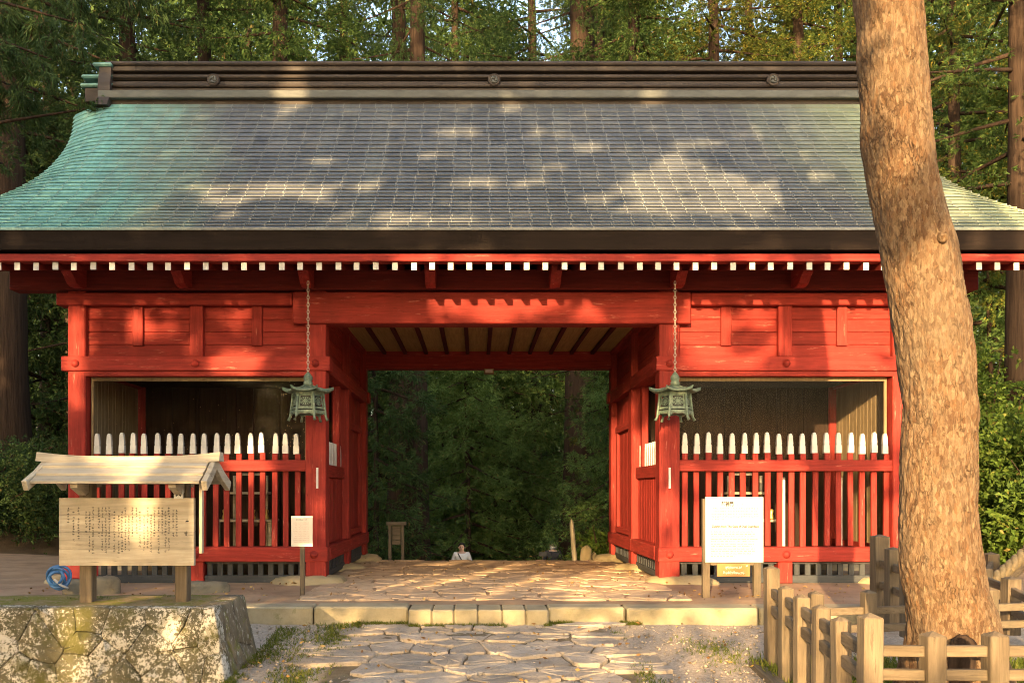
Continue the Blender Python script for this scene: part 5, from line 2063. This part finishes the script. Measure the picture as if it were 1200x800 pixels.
shrub(at_ground(1195, 17), (1.6, 1.2), 2.6, 4200, .13, .030, 'shrub_leaf', 'bright leafy green shrub behind the rope at right', 1)
shrub(at_ground(1150, 20), (1.6, 1.2), 3.6, 3600, .13, .030, 'shrub_leaf', 'tall leafy shrub right of the pine trunk', 2)
shrub(at_ground(1260, 15), (1.4, 1.2), 2.0, 2600, .13, .030, 'shrub_leaf', 'leafy shrub cut by the right edge of the picture', 3)
shrub(at_ground(40, 19), (2.6, 1.2), 1.5, 5200, .09, .014, 'cedar_leaf_dark', 'dark low thicket left of the gate', 4)
shrub(at_ground(-40, 17.5), (2.2, 1.2), 1.7, 4200, .09, .014, 'cedar_leaf_dark', 'dark thicket at the left edge', 5)
shrub(at_ground(704, 18.3), (.45, .4), 1.05, 520, .13, .034, 'shrub_leaf', 'small leafy plant by the right rear column', 6)
for i, (px, d, hg, lab) in enumerate(((520, 35, 3.0, 'green undergrowth behind the person in white'), (600, 37, 3.6, 'undergrowth between the two people'), (455, 32, 2.4, 'undergrowth at the left of the passage view'), (720, 33, 2.8, 'undergrowth right of the massive trunk'))):
    x, y = (px - VX) * d / F, d - D
    shrub((x, y, ground_z(x, y) - .05), (2.0, 1.5), hg + 1.2, 2800, .17, .036, 'cedar_leaf_light', lab, 40 + i)

# near cedar boughs reaching over the left end of the ridge
bt = thing('cedar_bough', 'drooping cedar bough with brown tips hanging over the left roof end', 'bough', W(-60, 120, 15.5))
m = MB()
P, Dr = [], []
rng_b = np.random.default_rng(9)
for (x0, y0, x1, y1, dd, dense) in ((-120, 180, 112, 126, 14.2, 5), (-140, -20, 100, 30, 14.6, 26), (-140, -60, 170, -10, 15.0, 26), (-140, 60, 40, 110, 14.8, 20), (-120, 20, 60, 70, 14.0, 20)):
    a_, b_ = W(x0, y0, dd + .5), W(x1, y1, dd)
    mid = (a_ + b_) / 2 + Vector((0, 0, .12))
    m.tube([a_, mid, b_], [.04, .028, .012], 6)
    for k in range(dense):
        t_ = rng_b.uniform(.35, 1.0) if dense > 5 else rng_b.uniform(.92, 1.02)
        c_ = a_.lerp(b_, t_)
        tipv = Vector((rng_b.uniform(-.2, .6), rng_b.normal() * .3, -rng_b.uniform(.25, .9) if dense > 5 else -.15))
        e = c_ + tipv * (.9 if dense > 5 else .3)
        m.tube([c_, e], [.008, .004], 4)
        for q in range(16 if dense > 5 else 10):
            P.append(tuple(c_.lerp(e, rng_b.uniform(0, 1)) + Vector(rng_b.normal(size=3) * .05)))
            Dr.append(tuple(tipv.normalized() + Vector(rng_b.normal(size=3) * .35)))
V, Q = blades(rng_b, np.array(P), unit(np.array(Dr)), 9, .17, .010, .35, .45, .1)
m.build('branch', 'cedar_bark', bt, True)
place(np_mesh('needles', V, Q, None, 'cedar_leaf_dark'), 'needles', bt)

# unseen trees added behind the viewer; LIT cuts gaps that shape the sun patches
Yo = -22.0


def P2(px, py):
    return ((px - VX) * U, (682 - py) * U)


LIT = [
    (965, 440, 30, 80, 1), (800, 200, 52, 54, 1), (850, 240, 65, 40.5, 1), (470, 300, 52, 16.2, 1),
    (1260, 450, 160, 230, 1),
    (722, 560, 58, 125, 1), (690, 470, 40, 80, 1),  # (cx, cy, rx, ry, softness) in facade pixels of the light pattern
    (925, 628, 165, 92, 1), (720, 676, 80, 42, 1), (985, 730, 110, 60, 1), (1030, 475, 48, 62, 1),
    (825, 385, 36, 30, 1), (850, 424, 56, 18, 1), (890, 372, 26, 16, 1), (1015, 392, 52, 44, 1), (910, 405, 16, 14, 1), (960, 350, 150, 7, 1),
    (580, 362, 95, 17, 1), (1090, 350, 120, 7, 1),
    (523, 305, 91, 14.9, 1), (772, 234, 44.2, 45.9, 1), (825, 268, 104, 32.4, 1), (342, 236, 78, 24.3, 1), (290, 258, 28.6, 12.2, 1), (261, 5, 23.4, 43.2, 1),
    (1135, 270, 97.5, 48.6, 1), (400, 265, 26, 9.5, 1), (620, 215, 28.6, 13.5, 1), (940, 200, 39, 16.2, 1), (680, 130, 26, 13.5, 1), (470, 150, 26, 16.2, 1), (900, 100, 28.6, 13.5, 1), (560, 30, 23.4, 16.2, 1), (750, 10, 26, 16.2, 1),
    (94, 425, 14, 70, 1), (160, 385, 26, 13, 1), (165, 372, 14, 20, 1), (285, 428, 36, 20, 1), (300, 545, 30, 34, 1),
    (455, 664, 36, 34, 1), (440, 628, 52, 17, 1), (412, 754, 13, 44, 1),
    (522, 690, 15, 13, 1), (530, 672, 15, 16, 1), (540, 650, 15, 18, 1), (548, 630, 16, 13, 1), (614, 705, 14, 16, 1), (622, 685, 14, 16, 1), (630, 666, 14, 14, 1), (467, 708, 16, 14, 1), (476, 692, 14, 12, 1),
    (560, 215, 33.8, 16.2, 1), (640, 180, 31.2, 12.2, 1), (430, 225, 31.2, 13.5, 1), (700, 250, 26, 13.5, 1), (900, 245, 44.2, 18.9, 1), (930, 150, 33.8, 16.2, 1), (250, 225, 28.6, 12.2, 1), (350, 160, 23.4, 10.8, 1), (500, 90, 33.8, 12.2, 1), (620, 95, 26, 10.8, 1), (820, 120, 31.2, 13.5, 1), (200, 385, 14, 10, 1), (260, 372, 16, 10, 1), (690, 372, 24, 10, 1),
]
rng_s = np.random.default_rng(5)


def lit_field(X, Z):
    """>0 inside a sun fleck"""
    px = VX + X / U
    py = 682 - Z / U
    best = np.full(X.shape, -9.0)
    wob = .30 * np.sin(px * .11 + py * .07) + .26 * np.sin(px * .05 - py * .13 + 2) + .18 * np.sin(px * .23 + py * .19)
    for cx, cy, rx, ry, _ in LIT:
        q = 1 - np.sqrt(((px - cx) / rx) ** 2 + ((py - cy) / ry) ** 2) + wob * .45
        best = np.maximum(best, q)
    return best


def grove_leaves(n, x0, x1, z0, z1, size, check):
    X = rng_s.uniform(x0, x1, n)
    Z = rng_s.uniform(z0, z1, n)
    if check:
        keep_ = lit_field(X, Z) < -.0
        keep_ &= ~((Z < -.45) & (X > -1.2) & (rng_s.uniform(size=len(X)) < np.where(X > 1.9, .85, .55)))
        X, Z = X[keep_], Z[keep_]
    if check:
        thin = (np.abs(X - .2) < 1.7) & (Z > .5) & (Z < 3.5) & (rng_s.uniform(size=len(X)) < .48)
        X, Z = X[~thin], Z[~thin]
    Y = Yo + rng_s.uniform(-2.5, 2.5, len(X))
    C_ = np.stack([X + .28 * Y, Y, Z - .205 * Y], 1)
    A = unit(rng_s.normal(size=C_.shape))
    B = unit(np.cross(A, rng_s.normal(size=C_.shape)))
    s_ = size * rng_s.uniform(.6, 1.2, (len(X), 1))
    V_ = np.stack([C_ - A * s_, C_ + B * s_ * .45, C_ + A * s_, C_ - B * s_ * .45], 1).reshape(-1, 3)
    return V_


parts = [grove_leaves(52000, -9, 10, -2.6, 9.0, .21, True), grove_leaves(5200, -26, -9, -2.6, 11, .5, False), grove_leaves(2600, -26, -7, 9.0, 23, .55, False), grove_leaves(1000, -7, 1.5, 9.0, 23, .55, False),
         grove_leaves(500, 1.5, 11, 9.0, 20, .5, False)]
V = np.concatenate(parts)
Q = np.arange(len(V)).reshape(-1, 4)
gv = tag(place(np_mesh('shade_grove', V, Q, None, 'cedar_leaf'), 'shade_grove'), 'unseen cedar grove behind the viewer, leaf gaps shaped to dapple the sunlight', 'forest', kind='stuff')
m = MB()
for (xp, r0) in ((-7.6, .3), (-4.9, .22), (-1.2, .2), (6.6, .25), (8.6, .3), (-12, .35), (-17, .35)):
    x = xp + .28 * Yo
    m.tube([(x, Yo, -.6), (x + .2, Yo, 26)], [r0, .08], 10)
m.build('grove_trunks', 'cedar_bark', gv, True)['kind'] = 'stuff'

# ------------------------------------------------------------------ things beyond the passage
gzb = lambda px, d: ground_z((px - VX) * d / F, d - D)
# wooden notice frame
d = 20.5
p = W(463, 655, d)
zb_ = gzb(463, d)
wf = thing('notice_stand', 'weathered wooden board stand beyond the left passage wall', 'stand', (p.x, p.y, zb_))
for px, w in ((457, .035), (472, .030)):
    x = W(px, 0, d).x
    MB().box(x - w, x + w, p.y - .04, p.y + .04, zb_ - .1, W(0, 612, d).z, .005).build('post', 'grey_Z', wf)
MB().box(W(455, 0, d).x - .04, W(474, 0, d).x + .04, p.y - .06, p.y - .02 + .1, W(0, 615, d).z, W(0, 611, d).z, .005).build('cap_rail', 'grey_X', wf)
for k in range(4):
    a_, b_ = W(0, 616 + k * 5.5, d).z, W(0, 621.2 + k * 5.5, d).z
    MB().box(W(459, 0, d).x + .01, W(470, 0, d).x - .01, p.y - .015, p.y + .015, b_, a_, .003).build('plank', 'grey_X', wf)
# slanted pale post
a_, b_ = W(674, 662, 17.9), W(669.5, 608, 17.9)
ps = thing('slanted_post', 'pale pointed wooden post leaning beside the right rear column', 'post', a_)
m = MB()
m.tube([a_ + Vector((0, 0, -.3)), a_, a_.lerp(b_, .8), a_.lerp(b_, .93), b_], [.052, .05, .045, .04, .010], 10)
m.build('shaft', 'pale_Z', ps, True)
MB().lathe([(.055, 0), (.056, .04), (.050, .05)], (a_.x, a_.y, a_.z + .02), 10).build('band', 'grey_Z', ps)
# small standing stones at the top of the steps
r = random.Random(6)
for (px, py, d, sx_, sz_, lab) in ((687, 656, 17.6, .11, .27, 'small upright stone beside the slanted post'), (696, 657, 17.9, .08, .16, 'small brown stone next to the upright stone')):
    p = W(px, py, d)
    poly = [(math.cos(a_) * sx_ * r.uniform(.85, 1.15), math.sin(a_) * sx_ * .8 * r.uniform(.85, 1.1)) for a_ in [k * PI / 4 for k in range(8)]]
    vs, fs = stone_piece(poly, sz_ + .3, .06, r, .012, .02)
    tag(MB().add([(p.x + x_ + .25 * h * .3, p.y + y_, p.z + sz_ + h) for x_, y_, h in vs], fs).build('standing_stone', 'basestone', None, True), lab, 'stone')
# small white marker
p = W(636, 650, 24)
zb_ = gzb(636, 24)
sm = thing('marker_sign', 'tiny pale marker sign at the stair right of the people', 'sign', (p.x, p.y, zb_))
MB().box(p.x - .012, p.x + .012, p.y, p.y + .02, zb_ - .05, p.z - .02, .002).build('stake', 'grey_Z', sm)
MB().box(p.x - .10, p.x + .10, p.y - .012, p.y - .001, p.z - .03, p.z + .08, .002).build('plate', 'ink_faint', sm)
# stone steps leading down
stp = bpy.data.meshes.new('x')
for k in range(22):
    y = 5.0 + k * .47
    z = ground_z(.2, y) + .05
    MB().box(-1.9 + rnd.uniform(-.1, .1), 2.2 + rnd.uniform(-.1, .1), y, y + .42, z - .25, z, .02).build('stair_stone', 'flagstone', ground)


# ------------------------------------------------------------------ two people coming up the steps
def skin_mesh(name, verts, edges, radii, mat, root=0, sub=2):
    me = bpy.data.meshes.new(name)
    me.from_pydata(verts, edges, [])
    ob = bpy.data.objects.new(name, me)
    COL.objects.link(ob)
    md = ob.modifiers.new('skin', 'SKIN')
    for i, v_ in enumerate(me.skin_vertices[0].data):
        rr_ = radii[i]
        v_.radius = (rr_, rr_) if not isinstance(rr_, tuple) else rr_
        v_.use_root = (i == root)
    ob.modifiers.new('sub', 'SUBSURF').levels = sub
    dg = bpy.context.evaluated_depsgraph_get()
    out = bpy.data.meshes.new_from_object(ob.evaluated_get(dg))
    bpy.data.objects.remove(ob)
    for p_ in out.polygons:
        p_.use_smooth = True
    out.materials.clear()
    out.materials.append(MATS[mat])
    return out


def person(px, head_py, d, label, face, shirt, pants, mask):
    x, y = (px - VX) * d / F, d - D
    top = W(px, head_py, d).z
    H = 1.66
    z0 = top - H
    pn = thing('person', label, 'person', (x, y, z0))
    J = {'pel': (0, 0, .92), 'spine': (0, 0, 1.10), 'chest': (0, .01, 1.30), 'neck': (0, 0, 1.43), 'head0': (0, -.01, 1.50), 'head1': (0, -.015, 1.58), 'head2': (0, 0, 1.64),
         'shL': (-.17, 0, 1.36), 'elL': (-.25, .02, 1.10), 'wrL': (-.22, -.12, .90), 'shR': (.17, 0, 1.36), 'elR': (.25, .02, 1.10), 'wrR': (.21, -.13, .92),
         'hpL': (-.09, 0, .88), 'knL': (-.10, -.10, .50), 'anL': (-.10, .02, .09), 'toL': (-.11, -.14, .04), 'hpR': (.09, 0, .88), 'knR': (.10, -.02, .48), 'anR': (.10, .08, .08), 'toR': (.11, -.08, .03)}
    Rr = {'pel': .12, 'spine': .11, 'chest': .125, 'neck': .05, 'head0': .070, 'head1': .082, 'head2': .05, 'shL': .06, 'elL': .042, 'wrL': .03, 'shR': .06, 'elR': .042, 'wrR': .03,
          'hpL': .085, 'knL': .058, 'anL': .04, 'toL': .035, 'hpR': .085, 'knR': .058, 'anR': .04, 'toR': .035}
    E = [('pel', 'spine'), ('spine', 'chest'), ('chest', 'neck'), ('neck', 'head0'), ('head0', 'head1'), ('head1', 'head2'), ('chest', 'shL'), ('shL', 'elL'), ('elL', 'wrL'), ('chest', 'shR'), ('shR', 'elR'), ('elR', 'wrR'),
         ('pel', 'hpL'), ('hpL', 'knL'), ('knL', 'anL'), ('anL', 'toL'), ('pel', 'hpR'), ('hpR', 'knR'), ('knR', 'anR'), ('anR', 'toR')]
    # hands with five fingers
    for s, wn_ in ((-1, 'wrL'), (1, 'wrR')):
        wr = J[wn_]
        pa_ = 'pm' + wn_
        J[pa_] = (wr[0], wr[1] - .05, wr[2] - .05)
        Rr[pa_] = .030
        E.append((wn_, pa_))
        for q in range(5):
            nm = 'f%d%s' % (q, wn_)
            if q == 0:
                J[nm] = (wr[0] - s * .05, wr[1] - .07, wr[2] - .05)
            else:
                J[nm] = (wr[0] + s * (.030 - .020 * (q - 1)), wr[1] - .09, wr[2] - .115 - .012 * (1 - abs(q - 2.5)))
            Rr[nm] = .009
            E.append((pa_, nm))
    names = list(J)
    fl = -1 if not face else 1

    def T(v_):
        return (v_[0], v_[1] * fl, v_[2])
    me = skin_mesh('body', [T(J[n_]) for n_ in names], [(names.index(a_), names.index(b_)) for a_, b_ in E], [Rr[n_] for n_ in names], 'skin')
    place(me, 'body', pn, (x, y, z0))

    def cloth(nm, keys, edges, grow, mat):
        me_ = skin_mesh(nm, [T(J[k_]) for k_ in keys], [(keys.index(a_), keys.index(b_)) for a_, b_ in edges], [Rr[k_] + grow for k_ in keys], mat)
        place(me_, nm, pn, (x, y, z0))
    cloth('shirt', ['pel', 'spine', 'chest', 'shL', 'elL', 'shR', 'elR', 'wrL', 'wrR'], [('pel', 'spine'), ('spine', 'chest'), ('chest', 'shL'), ('shL', 'elL'), ('chest', 'shR'), ('shR', 'elR')] + ([('elL', 'wrL'), ('elR', 'wrR')]), .022, shirt)
    cloth('trousers', ['pel', 'hpL', 'knL', 'anL', 'hpR', 'knR', 'anR'], [('pel', 'hpL'), ('hpL', 'knL'), ('knL', 'anL'), ('pel', 'hpR'), ('hpR', 'knR'), ('knR', 'anR')], .018, pants)
    for s in (-1, 1):
        k_ = 'L' if s < 0 else 'R'
        a_ = J['an' + k_]
        MB().box(x + a_[0] - .045, x + a_[0] + .045, y + fl * a_[1] - .16 if fl > 0 else y + fl * a_[1] - .08, y + fl * a_[1] + (.08 if fl > 0 else .16), z0 - .005, z0 + .09, .03).build('shoe', 'cloth_dark', pn, True)
    # hair, eyes, nose, ears
    m = MB()
    vs, fs = [], []
    for i in range(7):
        ph = i / 6 * PI * .60
        for k in range(14):
            a_ = 2 * PI * k / 14
            front = max(0, -math.sin(a_)) * (i / 6)
            vs.append((x + .098 * math.sin(ph) * math.cos(a_), y + fl * (.012 + .105 * math.sin(ph) * math.sin(a_) * (1 - .25 * front)), z0 + 1.555 + .112 * math.cos(ph) + .10 * front))
    for i in range(6):
        for k in range(14):
            fs.append((i * 14 + k, i * 14 + (k + 1) % 14, (i + 1) * 14 + (k + 1) % 14, (i + 1) * 14 + k))
    m.add(vs, fs)
    m.build('hair', 'hair', pn, True)
    m = MB()
    for s in (-1, 1):
        m.lathe([(.012, 0), (.010, .006), (.002, .008)], (x + s * .032, y - fl * .088, z0 + 1.565), 8, axis='Y')
    m.build('eyes', 'hair', pn, True)
    MB().prism([(y - fl * .085, z0 + 1.565), (y - fl * .115, z0 + 1.525), (y - fl * .085, z0 + 1.520)], x - .012, x + .012, 'YZ').build('nose', 'skin', pn)
    MB().box(x - .022, x + .022, y - fl * .088 - .004, y - fl * .088 + .004, z0 + 1.488, z0 + 1.496).build('mouth', 'ink_red', pn)
    for s in (-1, 1):
        MB().lathe([(.006, -.02), (.014, -.01), (.016, .01), (.006, .025)], (x + s * .088, y, z0 + 1.54), 8).build('ear', 'skin', pn, True)
    if mask:
        m = MB()
        vs = []
        for i in range(5):
            for k in range(9):
                a_ = (k / 8 - .5) * 2.2
                rr_ = .098 + .012 * math.cos(a_) * math.sin(i / 4 * PI)
                vs.append((x + rr_ * math.sin(a_), y - fl * rr_ * math.cos(a_), z0 + 1.455 + .085 * i / 4))
        m.add(vs, [(i * 9 + k, i * 9 + k + 1, (i + 1) * 9 + k + 1, (i + 1) * 9 + k) for i in range(4) for k in range(8)])
        m.build('face_mask', 'sign_white', pn, True)
    # shoulder strap
    MB().bar((x - .10, y - fl * .155, z0 + 1.40), (x + .12, y - fl * .15, z0 + 1.00), .03, .008, (0, 1, 0)).build('bag_strap', 'cloth_dark', pn)
    return pn


person(541, 636, 24.5, 'person in a white shirt with dark shoulder strap on the steps', True, 'shirt_white', 'cloth_dark', False)
person(648, 634, 24.5, 'person in dark clothes with white face mask on the steps', True, 'cloth_dark', 'cloth_dark', True)

print('objects', len(bpy.data.objects), 'tris', sum(len(m_.polygons) for m_ in bpy.data.meshes))
